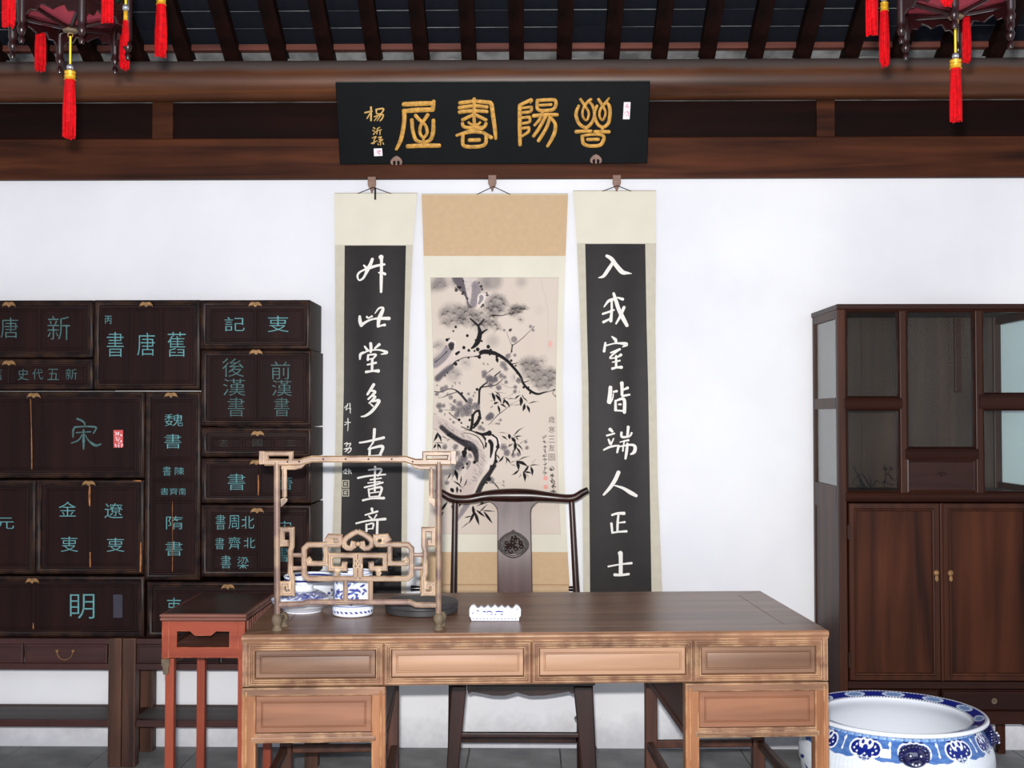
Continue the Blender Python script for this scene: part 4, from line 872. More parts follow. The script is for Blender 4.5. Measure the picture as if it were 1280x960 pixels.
book_cabinet(CB + 'wide bottom one behind the red side table', (184.5,396,727,797), [(195,290,738,788),(290,386,738,788)], [(286,733)], [('叓',209,227,747,773)])
book_cabinet(CB + 'lettered 新唐書 at the top left edge of the photo', (-92,117,375.5,447), [(-82,-14,386,438),(-14,50,386,438),(50,107,386,438)], [(13,381)], [('唐',1.5,23,397,422.5),('新',60,88,395,425)], 'tealdim')
book_cabinet(CB + 'low one lettered 新五代史 under the top left cabinet', (-92,117,448.5,487), [(-82,12,458,480),(12,108,458,480)], [(13,454)], [('史',23,36,461,475),('代',41,54,461,474.5),('五',60,74,461,475),('新',82.5,97,461,474.5),('舊',-9,3,461,475)], 'tealdim')
t, L = book_cabinet(CB + 'with one large 宋 and a red seal at its right', (-92,181,489,597.5), [(-82,40,499,588),(40,171,499,588)], [(44,494.5)], [], worn=[[(39.5,499,1),(40.5,530,.8),(41,560,1.2),(41.2,586,1)]])
SONG = [[(620,278,14),(655,292,16),(678,310,14),(682,330,10)],[(600,345,12),(588,375,16),(588,425,12)],[(600,345,14),(680,340,12),(768,345,16),(765,370,12),(750,395,10)],[(612,390,10),(672,385,10),(728,382,10)],[(672,365,12),(672,450,20),(672,522,10)],[(660,405,8),(630,450,12),(575,472,8)],[(685,405,8),(710,450,12),(765,490,22),(812,480,8)]]
bm = bmn(); strokes(bm, L, 0, 480, 6.4, SONG, -0.0045, 0.0006); obj('inlaid_character', bm, 'tealdim', t)
bm = bmn(); quad(bm, L, [(142.3,537.5),(154.3,537.5),(154.3,559.3),(142.5,559.5)], -0.0045); o = obj('red_seal', bm, 'redink', t)
bm = bmn()
for i in range(3):
    for j in range(3):
        for _ in range(3):
            a, b = 144 + i * 3.4 + rng.uniform(0, 2), 539.5 + j * 6.8 + rng.uniform(0, 5); q = [(a, b, .7), (a + rng.uniform(1, 2), b, .7)] if rng.random() < .5 else [(a, b, .7), (a, b + rng.uniform(1, 3), .7)]
            ribbon(bm, L, q, -0.0049, .0002)
obj('seal_mark', bm, 'white', o)
book_cabinet(CB + 'lettered 金史 and 遼史, bright worn seam between its doors', (46,180,599.5,717.5), [(58,113.5,609,707.5),(113.5,170,609,707.5)], [(112.5,604)],
    [('金',74,96,627,645.5),('遼',131,154,629,647.5),('叓',76.5,98,670.5,689.5),('叓',134,156,672,689.5)],
    worn=[[(113.5,608,1.6),(113,618,2.8),(113.3,632,1.6)],[(113.8,690,1.2),(114,708,1.8)],[(177,678,1),(177,700,2.2),(176.5,714,1.6)],[(168,600.5,1),(177,601,1.4)]])
book_cabinet(CB + 'lettered 元, cut off by the left edge of the photo', (-92,44.5,599.5,717.5), [(-82,-24,609,707.5),(-24,35,609,707.5)], [(-24,604)], [('元',-6,18,647,661)])
t, L = book_cabinet(CB + 'lettered 明, bottom left with a faint paper label', (-92,180.5,719.5,796), [(-82,43,730,787),(43,171,730,787)], [(42,725.5)], [('眀',88,118.5,742.5,773)], 'teal', worn=[[(43,778,.6),(43,785,2)]])
bm = bmn(); quad(bm, L, [(142,743),(153.5,743),(153.5,772),(142,772)], -0.0045); obj('paper_label', bm, 'label', t)

# stands under the cabinets
def book_stand(label, xa, xb, drawers, hidden=False):
    zt = PBk.z(798.6); u0, u1 = PBk.u(xa, 880), PBk.u(xb, 880); cx = (u0 + u1) / 2
    t = thing('cabinet_stand', label, 'stand', (cx, BY, 0), group='stands under the stacked book cabinets'); L = Loc(PBk, t); a, b = u0 - cx, u1 - cx
    lw = 0.056; D = BD + .02
    for x_ in (a, b - lw):
        for y_ in (-.012, D - lw - .012):
            bm = bmn(); box(bm, x_, x_ + lw, y_, y_ + lw, 0, zt, .004); obj('leg', bm, 'stand', t)
    zr = L(100, 805)[1]; zl = L(100, 829)[1]; zb = L(100, 837)[1]
    for y_ in (-.008, D - .04):
        bm = bmn(); box(bm, a + lw, b - lw, y_, y_ + .03, zr, zt - .002, .003); obj('top_rail', bm, 'standx', t)
        bm = bmn(); box(bm, a + lw, b - lw, y_, y_ + .03, zb, zl, .003); obj('bottom_rail', bm, 'standx', t)
    for x_ in (a + .01, b - .035):
        bm = bmn(); box(bm, x_, x_ + .025, lw - .012, D - lw - .012, zb, zt - .002); obj('side_panel', bm, 'standx', t)
    bm = bmn(); box(bm, a + lw, b - lw, .02, D - .04, zt - .015, zt - .003); obj('top_board', bm, 'standx', t)
    for i in range(len(drawers) - 1):
        da, db = L(drawers[i], 815)[0], L(drawers[i + 1], 815)[0]
        bm = bmn(); rings(bm, da + .004, db - .004, zl + .001, zr - .001, [(0, .012), (0, -.004), (.004, -.006), (.009, -.006), (.011, -.004)]); dr = obj('drawer', bm, 'standx', t)
        hx, hz = (da + db) / 2, L(85, 816)[1]
        if i == 1 or not hidden:
            bm = bmn(); s = 1 / 296
            for q in (-10, 10): tube(bm, [(hx + q * s, -.006, hz + 3 * s), (hx + q * s, -.014, hz + 3 * s)], .006, 8)
            tube(bm, [(hx + 10 * s * math.cos(k), -.014, hz + 3 * s + 11 * s * math.sin(k)) for k in [math.pi + math.pi * i_ / 10 for i_ in range(11)]], .0016, 6); obj('bail_handle', bm, 'brass', dr)
    # slatted lower shelf
    zs1, zs0 = L(100, 899.5)[1], L(100, 908.5)[1]
    bm = bmn(); box(bm, a + lw, b - lw, -.006, .024, zs0, zs1, .004); obj('shelf_rail', bm, 'standx', t)
    bm = bmn(); box(bm, a + lw, b - lw, D - .05, D - .02, zs0, zs1, .004); obj('shelf_rail', bm, 'standx', t)
    bm = bmn(); box(bm, a + .01, b - .01, .0245, D - .051, zs0 + .012, zs1 - .003, .001); obj('shelf_board', bm, 'shelf', t)
    for x_ in (a + .012, b - .04):
        bm = bmn(); box(bm, x_, x_ + .028, lw - .012, D - lw - .012, zs0, zs1); obj('side_rail', bm, 'standx', t)
    return t
M['shelf'] = wood('dusty_shelf_wood', C(66, 60, 60), C(92, 86, 86), 'x', 0.6, 0.6, 0.3, blotch=0.2)
book_stand('worn dark wooden stand under the left book cabinets, one curved brass handle showing', -95, 152.5, [-79, 30, 135.5])
book_stand('worn dark wooden stand behind the red side table', 153.5, 398, [170, 276, 381])

# ================================================================ DISPLAY CABINET (right)
DY = 4.75
PD = Plane(0, DY)
xa, xb = 1047.5, 1301; ua, ub = PD.u(xa), PD.u(xb); dcx = (ua + ub) / 2
dc = thing('display_cabinet', 'tall red-brown cabinet with glazed top and two panelled doors at right', 'cabinet', (dcx, DY, 0))
L = Loc(PD, dc); A, B = ua - dcx, ub - dcx; DD = 0.42; Z = lambda y: L(1100, y)[1]; U = lambda x: L(x, 600)[0]
top, floor_ = Z(380), 0.0
pw = U(1058.5) - A
for x_ in (A, B - pw):
    for y_ in (0, DD - pw):
        bm = bmn(); box(bm, x_, x_ + pw, y_, y_ + pw, 0.0, top - .02, .004); obj('post', bm, 'cab', dc)
bm = bmn(); box(bm, A - .004, B + .004, -.006, DD + .004, top - .022, top, .004); obj('top', bm, 'cabx', dc)
bm = bmn(); box(bm, A + pw, B - pw, .004, .03, Z(389), top - .022, .003); obj('top_rail', bm, 'cabx', dc)
v1a, v1b, v2a, v2b = U(1126), U(1134.5), U(1221), U(1230)
for a_, b_ in ((v1a, v1b), (v2a, v2b)):
    bm = bmn(); box(bm, a_, b_, .0, .028, Z(617), Z(388), .004); obj('mullion', bm, 'cab', dc)
    bm = bmn(); box(bm, a_ + .006, b_ - .006, .03, DD - .03, Z(617), Z(388)); obj('partition', bm, 'cab', dc) if False else bm.free()
def rail(x0, x1, y0, y1, name='glazing_rail'):
    bm = bmn(); u0, u1, z0, z1 = U(x0), U(x1), Z(y1), Z(y0); m_ = (z0 + z1) / 2; h = (z1 - z0) / 2
    prof = [(.03, z0), (-.004, z0), (-.010, m_ - h * .5), (-.014, m_), (-.010, m_ + h * .5), (-.004, z1), (.03, z1)]
    prism_side(bm, prof, u0, u1); obj(name, bm, 'cabx', dc)
rail(1056.5, 1128, 497.5, 511); rail(1132, 1223, 561, 574); rail(1225, 1290, 493, 511)
rail(1057, 1291, 616, 627, 'ledge')
# frames around glass
def gframe(x0, x1, y0, y1, w_=.008):
    bm = bmn(); u0, u1, z0, z1 = U(x0), U(x1), Z(y1), Z(y0)
    rings(bm, u0, u1, z0, z1, [(0, .028), (0, .004), (w_ * .5, .000), (w_, .006), (w_, .028)], cap=False); obj('pane_frame', bm, 'cabx', dc)
    bm = bmn(); box(bm, u0 + w_ * .7, u1 - w_ * .7, .012, .015, z0 + w_ * .7, z1 - w_ * .7); obj('glass_pane', bm, 'thinglass', dc)
gframe(1058.5, 1126, 388, 497.5); gframe(1058.5, 1126, 511, 616); gframe(1134.5, 1221, 388, 561); gframe(1230, 1290, 388, 493); gframe(1230, 1290, 511, 616)
# small panel (drawer front) in the middle
bm = bmn(); rings(bm, v1b, v2a, Z(616), Z(574), [(0, .028), (0, .004), (.006, .002), (.012, .006), (.014, .006)]); o = obj('small_drawer', bm, 'cabx', dc)
bm = bmn(); tube(bm, [(U(1178) + .018 * math.cos(k), -.004, Z(594) + .012 * math.sin(k)) for k in [math.pi * i / 8 for i in range(9)]], .002, 6); tube(bm, [(U(1178), .006, Z(594)), (U(1178), -.004, Z(594))], .004, 8); obj('handle', bm, 'cord', o)
# back boards behind left and middle bays, narrow board on the right; open glass right bay
xs = [A + pw * .5, A + .21, A + .40, A + .60, B - pw * .5]
for i in range(4):
    bm = bmn(); box(bm, xs[i] + .0004, xs[i + 1] - .0004, DD - .022, DD - .010, Z(617), top - .0225, .0008); obj('back_board', bm, 'cabback', dc)
bm = bmn(); box(bm, xs[0], xs[-1], DD - .0098, DD - .006, Z(617), top - .021); obj('back_lining', bm, 'cabback', dc)
# partition posts inside (left wall of the right bay is open)
bm = bmn(); ib = Plane(0, DY + DD - .04); box(bm, ib.u(1194, 450) - dcx, ib.u(1202, 450) - dcx, DD - .04, DD - .0225, ib.z(491), top - .023, .002); obj('inner_batten', bm, 'cab', dc)
# glazed sides
zs = [Z(389), Z(497), Z(511), Z(612)]
for x_, s_ in ((A, 1), (B - .02, -1)):
    for za_, zb_ in ((top - .055, top - .022), (Z(511), Z(497)), (Z(640), Z(609))):
        bm = bmn(); box(bm, x_, x_ + .02, pw, DD - pw, za_, zb_); obj('side_rail', bm, 'cab', dc)
    for z0, z1 in ((Z(497), top - .055), (Z(609), Z(511))):
        bm = bmn(); box(bm, x_ + .008, x_ + .011, pw, DD - pw, z0, z1); obj('side_glass', bm, 'glass', dc)
    bm = bmn(); box(bm, x_ + .004, x_ + .016, pw, DD - pw, Z(889), Z(640)); obj('side_panel', bm, 'cab', dc)
bm = bmn(); box(bm, A + .02, B - .02, .03, DD - .022, Z(627), Z(617)); obj('inner_shelf', bm, 'cabx', dc)
# doors
for (x0, x1, hx, hp) in ((1060.5, 1174, 1168.8, 'left'), (1178, 1289, 1186.5, 'right')):
    u0, u1, z0, z1 = U(x0), U(x1), Z(851), Z(629)
    d = bmn(); rings(d, u0, u1, z0, z1, [(0, .03), (0, .004), (.003, .0), (.020, .0), (.024, -.004), (.030, -.003), (.033, .004)], cap=False); dr = obj('door', d, 'cab', dc)
    d = bmn(); box(d, u0 + .032, u1 - .032, .004, .012, z0 + .032, z1 - .032); obj('door_panel', d, 'cabdoor', dr)
    hu, hz = U(hx), Z(719)
    d = bmn(); lathe(d, [(0, 0), (.010, .001), (.012, .004), (.008, .008), (0, .009)], 12)
    bmesh.ops.rotate(d, verts=d.verts, cent=(0, 0, 0), matrix=Matrix.Rotation(math.radians(90), 3, 'X')); bmesh.ops.translate(d, verts=d.verts, vec=(hu, -.001, hz + .01))
    prism(d, [(hu - .005, hz), (hu + .005, hz), (hu + .007, hz - .018), (hu, hz - .026), (hu - .007, hz - .018)], -.010, -.005, .001); obj('brass_pull', d, 'brass', dr)
    for hz_ in (Z(665), Z(825)):
        d = bmn(); xx = u0 if hp == 'left' else u1; box(d, xx - .006, xx + .004, -.004, .004, hz_ - .03, hz_ + .03, .001); obj('hinge', d, 'cabx', dr)
bm = bmn(); box(bm, U(1174.3), U(1177.7), -.002, .028, Z(851), Z(629), .002); obj('centre_stile', bm, 'cab', dc)
bm = bmn(); box(bm, A + pw, B - pw, .0, .03, Z(861), Z(852), .003); obj('bottom_rail', bm, 'cabx', dc)
for x0, x1 in ((1060, 1172), (1175, 1289)):
    bm = bmn(); rings(bm, U(x0), U(x1), Z(888), Z(862), [(0, .028), (0, .002), (.004, -.002), (.008, .003), (.010, .003)]); o = obj('low_drawer', bm, 'cabx', dc)
    bm = bmn(); q = U((x0 + x1) / 2 + 8); disc(bm, q, Z(876), .012, .001); tube(bm, [(q, .0, Z(876)), (q, -.01, Z(876))], .005, 8); obj('knob', bm, 'rackfoot', o)
bm = bmn(); prism(bm, [(A + pw, Z(889)), (B - pw, Z(889)), (B - pw, Z(912)), (B - pw - .03, Z(909)), (B - pw - .06, Z(905)), (0.05, Z(905)), (0, Z(908)), (-.05, Z(905)), (A + pw + .06, Z(905)), (A + pw + .03, Z(909)), (A + pw, Z(912))], .004, .028); obj('shaped_apron', bm, 'cabx', dc)
bm = bmn(); box(bm, A + pw, B - pw, DD - .03, DD - .012, Z(900), Z(617)); obj('lower_back', bm, 'cabx', dc)
bm = bmn(); box(bm, A + pw * .8, B - pw * .8, .03, DD - .03, Z(893), Z(889)); obj('cabinet_bottom', bm, 'cabx', dc)
# orchid drawn in ink on the lower left back boards
bm = bmn(); PI_ = Plane(0, DY + DD - .03)
class Off:
    def __call__(s, px, py): u, z = PI_(px, py); return (u - dcx, z)
PO = Off()
OR = [[(95,755,3),(120,800,6),(150,850,8)],[(90,835,3),(130,790,5),(170,845,8)],[(150,860,5),(130,830,10),(120,812,3)],[(170,800,3),(178,860,8)],[(175,860,6),(200,820,5),(215,830,2)],[(160,850,5),(100,840,4)],[(230,860,4),(240,800,4),(235,750,4)],[(240,800,3),(270,760,4)],[(240,830,3),(275,840,4)],[(225,830,8),(240,822,8)],[(232,765,8),(245,770,8)],[(260,762,8),(270,775,6)],[(262,800,8),(268,812,6)],[(250,790,3),(280,820,4)],[(200,858,6),(290,860,5)],[(120,850,4),(150,858,5)]]
strokes(bm, PO, 1040, 370, 3.554, OR, DD - .0235, .0006); obj('ink_orchid', bm, 'inkblack', dc)

# ================================================================ DESK
FLp = at_z(303, 794, .83); TH = math.radians(3.4)
PK = Plane(FLp.x, FLp.y, TH)
W = PK.u(1035, 788); DP = 0.79
desk = thing('writing_desk', 'large honey-brown wooden writing desk with two drawer pedestals and dark polished top', 'desk', (FLp.x, FLp.y, 0), TH)
class Base:
    def __init__(s, pl): s.pl = pl
    def __call__(s, px, py): return s.pl(px, py)
Zk = lambda y, x=303: PK(x, y)[1]
HT = .83
zc0 = HT - .152      # underside of the drawer case
# top: frame boards and panel
f = .105
bm = bmn(); prism(bm, [], 0, 0) if False else None; bm.free()
def poly_prism(pts, z0, z1, name, mat, bev=.003, parent=desk):
    bm = bmn(); a = [bm.verts.new((x, y, z1)) for x, y in pts]; b = [bm.verts.new((x, y, z0)) for x, y in pts]; n = len(pts)
    bm.faces.new(a); bm.faces.new(b[::-1])
    for i in range(n): bm.faces.new((a[i], b[i], b[(i + 1) % n], a[(i + 1) % n]))
    bmesh.ops.recalc_face_normals(bm, faces=bm.faces)
    if bev: bmesh.ops.bevel(bm, geom=list(bm.edges), offset=bev, segments=2, affect='EDGES')
    return obj(name, bm, mat, parent)
g = .0006
poly_prism([(f + g, f), (W - f - g, f), (W - f - g, f + (DP - 2 * f) * .5 - g), (f + g, f + (DP - 2 * f) * .5 - g)], HT - .022, HT, 'top_panel', 'desktop', .0006)
poly_prism([(f + g, f + (DP - 2 * f) * .5 + g), (W - f - g, f + (DP - 2 * f) * .5 + g), (W - f - g, DP - f), (f + g, DP - f)], HT - .022, HT, 'top_panel', 'desktop', .0006)
poly_prism([(0.004, .004), (W - .004, .004), (W - f, f - g), (f, f - g)], HT - .022, HT, 'top_frame_board', 'desktop', .0006)
poly_prism([(f, DP - f + g), (W - f, DP - f + g), (W, DP), (0, DP)], HT - .022, HT, 'top_frame_board', 'desktop', .0006)
poly_prism([(0, 0.004), (f - g, f), (f - g, DP - f), (0, DP)], HT - .022, HT, 'top_frame_board', 'desktop', .0006)
poly_prism([(W, 0.004), (W, DP), (W - f + g, DP - f), (W - f + g, f)], HT - .022, HT, 'top_frame_board', 'desktop', .0006)
bm = bmn()
prism_side(bm, [(.01, HT - .001), (0, HT - .003), (-.004, HT - .009), (-.004, HT - .013), (.001, HT - .018), (.001, HT - .024), (.012, HT - .024)], -.002, W + .002); obj('top_edge_moulding', bm, 'desk', desk, smooth=50)
# drawer case frame: one mitred frame round four drawers
ud = [0, PK.u(479.5, 825), PK.u(664.5, 825), PK.u(867, 825), W]
ztop = HT - .024
for i in range(4):
    a, b = ud[i] + (.014 if i == 0 else 0), ud[i + 1] - (.014 if i == 3 else 0)
    ea = .0 if i == 0 else .0; 
    bm = bmn(); rings(bm, a + .0005, b - .0005, zc0 + .0, ztop, [(0, .02), (0, .001), (.005, -.003), (.009, -.003), (.012, .0025), (.014, .0025), (.018, -.002), (.021, -.002), (.024, .008), (.024, .02)], cap=False)
    obj('case_frame', bm, 'desk', desk, smooth=35)
    bm = bmn(); rings(bm, a + .0245, b - .0245, zc0 + .0245, ztop - .0235, [(0, .02), (0, .006), (.0015, .004), (.012, .004), (.014, .0075), (.016, .0075), (.018, .003), (.022, .002)], cap=True)
    o = obj('drawer', bm, 'deskpanel' if i in (1, 2) else 'deskpanel2', desk, smooth=35)
    if i in (1, 2): o['label'] = 'paler faded drawer front'
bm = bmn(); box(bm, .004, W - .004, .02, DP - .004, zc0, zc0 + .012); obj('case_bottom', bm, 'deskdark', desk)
for u_ in (0.0, W - .0145):
    bm = bmn(); box(bm, u_, u_ + .0145, .0005, DP, zc0, HT - .0225, .002); obj('case_side', bm, 'desk', desk)
bm = bmn(); box(bm, .015, W - .015, DP - .02, DP - .004, zc0, HT - .0225, .002); obj('case_back', bm, 'desk', desk)
# pedestals
zp1 = zc0 - .003; zd0 = Zk(925, 303) ; zd_line = Zk(919)
zopen = Zk(930)
def pedestal(u0, u1):
    pw = .042; px_ = .002
    zr0, zr1 = zopen, Zk(917)
    for a, b in ((u0, u0 + pw), (u1 - pw, u1)):
        bm = bmn(); box(bm, a, b, .0, .045, 0, zp1, .004); obj('post', bm, 'deskpost', desk)
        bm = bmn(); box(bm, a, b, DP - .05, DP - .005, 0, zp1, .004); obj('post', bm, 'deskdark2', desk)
    bm = bmn(); box(bm, u0 + .001, u1 - .001, -.001, .03, zp1 - .026, zp1, .004); obj('top_rail', bm, 'desk', desk)
    bm = bmn(); box(bm, u0 + pw - .014, u1 - pw + .014, -.003, .028, zr0 + .003, zr0 + .02, .005); box(bm, u0 + pw - .004, u1 - pw + .004, .001, .028, zr0, zr1 - .001, .003); obj('lower_rail', bm, 'desk', desk)
    bm = bmn(); rings(bm, u0 + pw, u1 - pw, zr1, zp1 - .026, [(0, .02), (0, .006), (.0015, .004), (.015, .004), (.017, .0075), (.019, .0075), (.021, .004)]); obj('pedestal_drawer', bm, 'deskpanel3', desk, smooth=35)
    # bead lines on the posts
    for xx in (u0 + .014, u1 - .014):
        bm = bmn(); tube(bm, [(xx, -.0005, .0), (xx, -.0005, zp1 - .012)], .0035, 8); obj('bead', bm, 'deskpost', desk)
    # drawer box sides, back rail, low stretchers with carved openwork
    for a in (u0 + .008, u1 - .022):
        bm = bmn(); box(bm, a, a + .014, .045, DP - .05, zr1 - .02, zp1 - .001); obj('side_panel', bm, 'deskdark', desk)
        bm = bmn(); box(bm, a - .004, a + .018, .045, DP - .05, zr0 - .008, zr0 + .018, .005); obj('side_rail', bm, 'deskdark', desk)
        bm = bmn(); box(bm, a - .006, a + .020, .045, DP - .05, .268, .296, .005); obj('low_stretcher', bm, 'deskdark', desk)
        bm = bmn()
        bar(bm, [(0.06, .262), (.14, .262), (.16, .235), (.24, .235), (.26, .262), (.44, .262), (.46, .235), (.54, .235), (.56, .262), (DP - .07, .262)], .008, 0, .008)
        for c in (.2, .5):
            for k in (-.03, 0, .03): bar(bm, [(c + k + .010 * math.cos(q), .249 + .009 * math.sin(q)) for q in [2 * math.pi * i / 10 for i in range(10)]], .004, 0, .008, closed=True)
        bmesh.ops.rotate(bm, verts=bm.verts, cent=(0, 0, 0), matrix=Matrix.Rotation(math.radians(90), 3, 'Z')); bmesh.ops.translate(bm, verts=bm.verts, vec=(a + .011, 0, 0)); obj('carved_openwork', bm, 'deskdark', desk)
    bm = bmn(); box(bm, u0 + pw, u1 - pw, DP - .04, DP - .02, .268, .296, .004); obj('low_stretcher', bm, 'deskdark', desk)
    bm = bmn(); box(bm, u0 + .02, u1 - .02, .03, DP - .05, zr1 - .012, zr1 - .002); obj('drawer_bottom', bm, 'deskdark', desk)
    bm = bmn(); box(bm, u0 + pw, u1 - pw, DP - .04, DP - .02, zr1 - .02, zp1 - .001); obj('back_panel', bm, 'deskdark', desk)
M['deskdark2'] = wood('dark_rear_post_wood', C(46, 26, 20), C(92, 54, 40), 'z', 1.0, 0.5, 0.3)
M['deskpanel3'] = wood('red_brown_drawer_wood', C(108, 68, 46), C(138, 92, 66), 'x', 0.8, 0.45, 0.45, blotch=0.25)
pedestal(PK.u(301.5, 900), PK.u(482, 900)); pedestal(PK.u(857, 900), W + .001)

# ================================================================ RED SIDE TABLE
PT = Plane(0, 3.94)
u0, u1 = PT.u(200.5, 770), PT.u(307.5, 770); tcx = (u0 + u1) / 2
st = thing('side_table', 'narrow red-orange side table with cut-out apron left of the desk', 'table', (tcx, 3.94, 0))
L = Loc(PT, st); A, B = u0 - tcx, u1 - tcx; ZT = lambda y: L(250, y)[1]; UT = lambda x: L(x, 800)[0]; TD = .47
zt = ZT(768)
bm = bmn(); box(bm, A + .006, B - .006, .006, TD - .006, zt - .010, zt, .001); obj('top_panel', bm, 'redtop', st)
bm = bmn()
pr = [(0, -.024), (0.004, -.024), (-.001, -.019), (-.001, -.014), (.003, -.011), (-.002, -.007), (-.002, -.002), (.003, .001), (.012, .001)]
last = None
for y_, z_ in pr:
    ins = y_; vs = [bm.verts.new(p) for p in ((A + ins, ins, zt + z_), (B - ins, ins, zt + z_), (B - ins, TD - ins, zt + z_), (A + ins, TD - ins, zt + z_))]
    if last:
        for i in range(4): bm.faces.new((last[i], last[(i + 1) % 4], vs[(i + 1) % 4], vs[i]))
    last = vs
obj('top_rim', bm, 'redrim', st)
za, zb = zt - .024, ZT(822.5)
def cut_apron(bm, a, b, y0, y1):
    """apron with a shaped window"""
    w = b - a; w0, w1 = a + w * .12, a + w * .87; zh, zl = ZT(789.5), ZT(809.5); zs = ZT(795)
    prism(bm, [(a, zb), (b, zb), (b, zl), (a, zl)], y0, y1); prism(bm, [(a, zl), (w0, zl), (w0, za), (a, za)], y0, y1); prism(bm, [(w1, zl), (b, zl), (b, za), (w1, za)], y0, y1)
    prism(bm, [(w0, za), (w0, zh), (w0 + w * .19, zh), (w0 + w * .26, zs), (w1 - w * .26, zs), (w1 - w * .19, zh), (w1, zh), (w1, za)], y0, y1)
    bmesh.ops.remove_doubles(bm, verts=bm.verts, dist=1e-5)
pt = .026
for y_ in (0.004, TD - .018):
    bm = bmn(); cut_apron(bm, A + pt, B - pt, y_, y_ + .014); obj('apron', bm, 'redwood', st)
for x_ in (A + .004, B - .018):
    bm = bmn(); cut_apron(bm, pt, TD - pt, 0, .014)
    bmesh.ops.rotate(bm, verts=bm.verts, cent=(0, 0, 0), matrix=Matrix.Rotation(math.radians(90), 3, 'Z')); bmesh.ops.translate(bm, verts=bm.verts, vec=(x_ + .014, 0, 0)); obj('apron', bm, 'redtop', st)
# lacy fringe under the rim on the right side
bm = bmn(); 
for k in range(13):
    y = .03 + k * .032; prism_side(bm, [(y, za), (y + .02, za), (y + .018, za - .03), (y + .01, za - .046), (y + .002, za - .03)], B - .004, B + .001)
obj('side_fringe', bm, 'redrim', st)
bm = bmn(); box(bm, A + .02, B - .02, .02, TD - .02, ZT(812) - .004, ZT(812)); obj('under_shelf', bm, 'redrim', st)
for i, (x_, y_) in enumerate(((A + .004, .002), (B - pt - .004, .002), (A + .004, TD - pt - .002), (B - pt - .004, TD - pt - .002))):
    bm = bmn(); box(bm, x_, x_ + pt, y_, y_ + pt, zb - .004, za, .003); obj('corner_post', bm, 'redwood', st)
    w_ = .030; xx = x_ + (.012 if x_ < 0 else pt - w_ + .006); y_ = y_ if y_ < .1 else .38
    bm = bmn(); box(bm, xx, xx + w_, y_ + .002, y_ + .002 + w_, 0, zb - .003, .003)
    obj('leg', bm, 'redwoodleg', st)
    if y_ < .1 and x_ < 0:
        s = 1 if x_ < 0 else -1; x0 = x_ + (0.001 if s > 0 else pt - .001)
        bm = bmn(); prism(bm, sorted([], key=None) or [(x0, zb - .004), (x0 + s * .028, zb - .004), (x0 + s * .028, zb - .026), (x0 + s * .024, zb - .028), (x0 + s * .024, zb - .050), (x0 + s * .019, zb - .058), (x0 + s * .006, zb - .055), (x0 + s * .004, zb - .030), (x0, zb - .026)], y_ - .004, y_ + .003, .001); obj('hanging_spandrel', bm, 'rackfoot', st)
for y_ in (.01, .39):
    bm = bmn(); box(bm, A + .03, B - .03, y_, y_ + .018, .10, .125, .003); obj('stretcher', bm, 'redwoodleg', st)
for x_ in (A + .02, B - .038):
    bm = bmn(); box(bm, x_, x_ + .018, .03, .385, .10, .125, .003); obj('stretcher', bm, 'redwoodleg', st)

# ================================================================ CHAIR
CHY = 4.86
PC = Plane(0, CHY)
chx = PC.u(643, 700)
ch = thing('official_chair', 'dark polished high-backed chair with carved splat behind the desk', 'chair', (chx, CHY, 0))
L = Loc(PC, ch)
s = 1 / 296.0
def LP(x, y, d=0): u, z = L(x, y); return (u, d, z)
cr = [(545,612,3.2),(551,615,4.2),(558,620,5.0),(568,624,5.4),(585,624.5,5.5),(605,621,6.4),(622,620,7.8),(643,619.8,8.6),(664,620,7.8),(682,621.4,6.4),(700,623,5.4),(712,623.5,5.3),(720,621.5,4.8),(728,616,4.4),(735,612.5,4.0)]
cr = catmull(cr, 4)
bow = lambda x: 0.035 * (1 - ((x - 643) / 95) ** 2) + .0
bm = bmn(); tube(bm, [LP(x, y, bow(x)) for x, y, r in cr], [r * s for x, y, r in cr], 14); 
obj('crest_rail', bm, 'chair', ch, smooth=60)
# splat with flared shoulders
def splat_row(py):
    if py < 640: k = (640 - py) / 14.0; return 12 * max(0, k) ** 2.2
    return 0
bm = bmn(); last = None
for i in range(22):
    py = 626 + (850 - 626) * (i / 21) ** 1.35; e = splat_row(py); a, b = 621.5 - e + (py - 640) * .0, 663.5 + e + max(0, py - 640) * .02
    v = (py - 626) / 224; dd = .036 - .05 * math.sin(min(1, v * 1.3) * math.pi) * .6 + v * .0
    row = []
    for x, o_ in ((a, 0), (a + 1, -.006), (b - 1, -.006), (b, 0), (b - 1, .006), (a + 1, .006)): u_, z_ = L(x, py); row.append(bm.verts.new((u_, dd + o_, z_)))
    if last:
        for k in range(6): bm.faces.new((last[k], last[(k + 1) % 6], row[(k + 1) % 6], row[k]))
    last = row
obj('splat', bm, 'splat', ch, smooth=40)
# carved medallion
mu, mz = L(641.5, 680.5); md = 0.036 - .03 * math.sin(min(1, (54 / 224) * 1.3) * math.pi) - .007
bm = bmn(); R_, out = [], []
for k in range(40):
    q = 2 * math.pi * k / 40; rr = 18.0 * (1 + (.14 if abs(q - math.pi / 2) < .12 else 0) + .04 * math.cos(4 * q)); out.append((mu + rr * s * math.cos(q) * 1.02, mz + rr * s * math.sin(q) * .84 - .002))
prism(bm, out, md - .002, md + .003)
bar(bm, out, .005, md - .008, md, closed=True)
bar(bm, [(mu + (a - mu) * .86, mz + (b - mz) * .86) for a, b in out], .003, md - .006, md, closed=True)
random.seed(3)
for _ in range(22):
    q, rr = random.uniform(0, 6.28), random.uniform(.006, .040); cx_, cz_ = mu + rr * math.cos(q), mz + rr * .8 * math.sin(q); a0 = random.uniform(0, 6.28)
    tube(bm, [(cx_ + .011 * (1 - i / 14) * math.cos(a0 + i * .45), md - .005, cz_ + .011 * (1 - i / 14) * math.sin(a0 + i * .45)) for i in range(12)], .0030, 6)
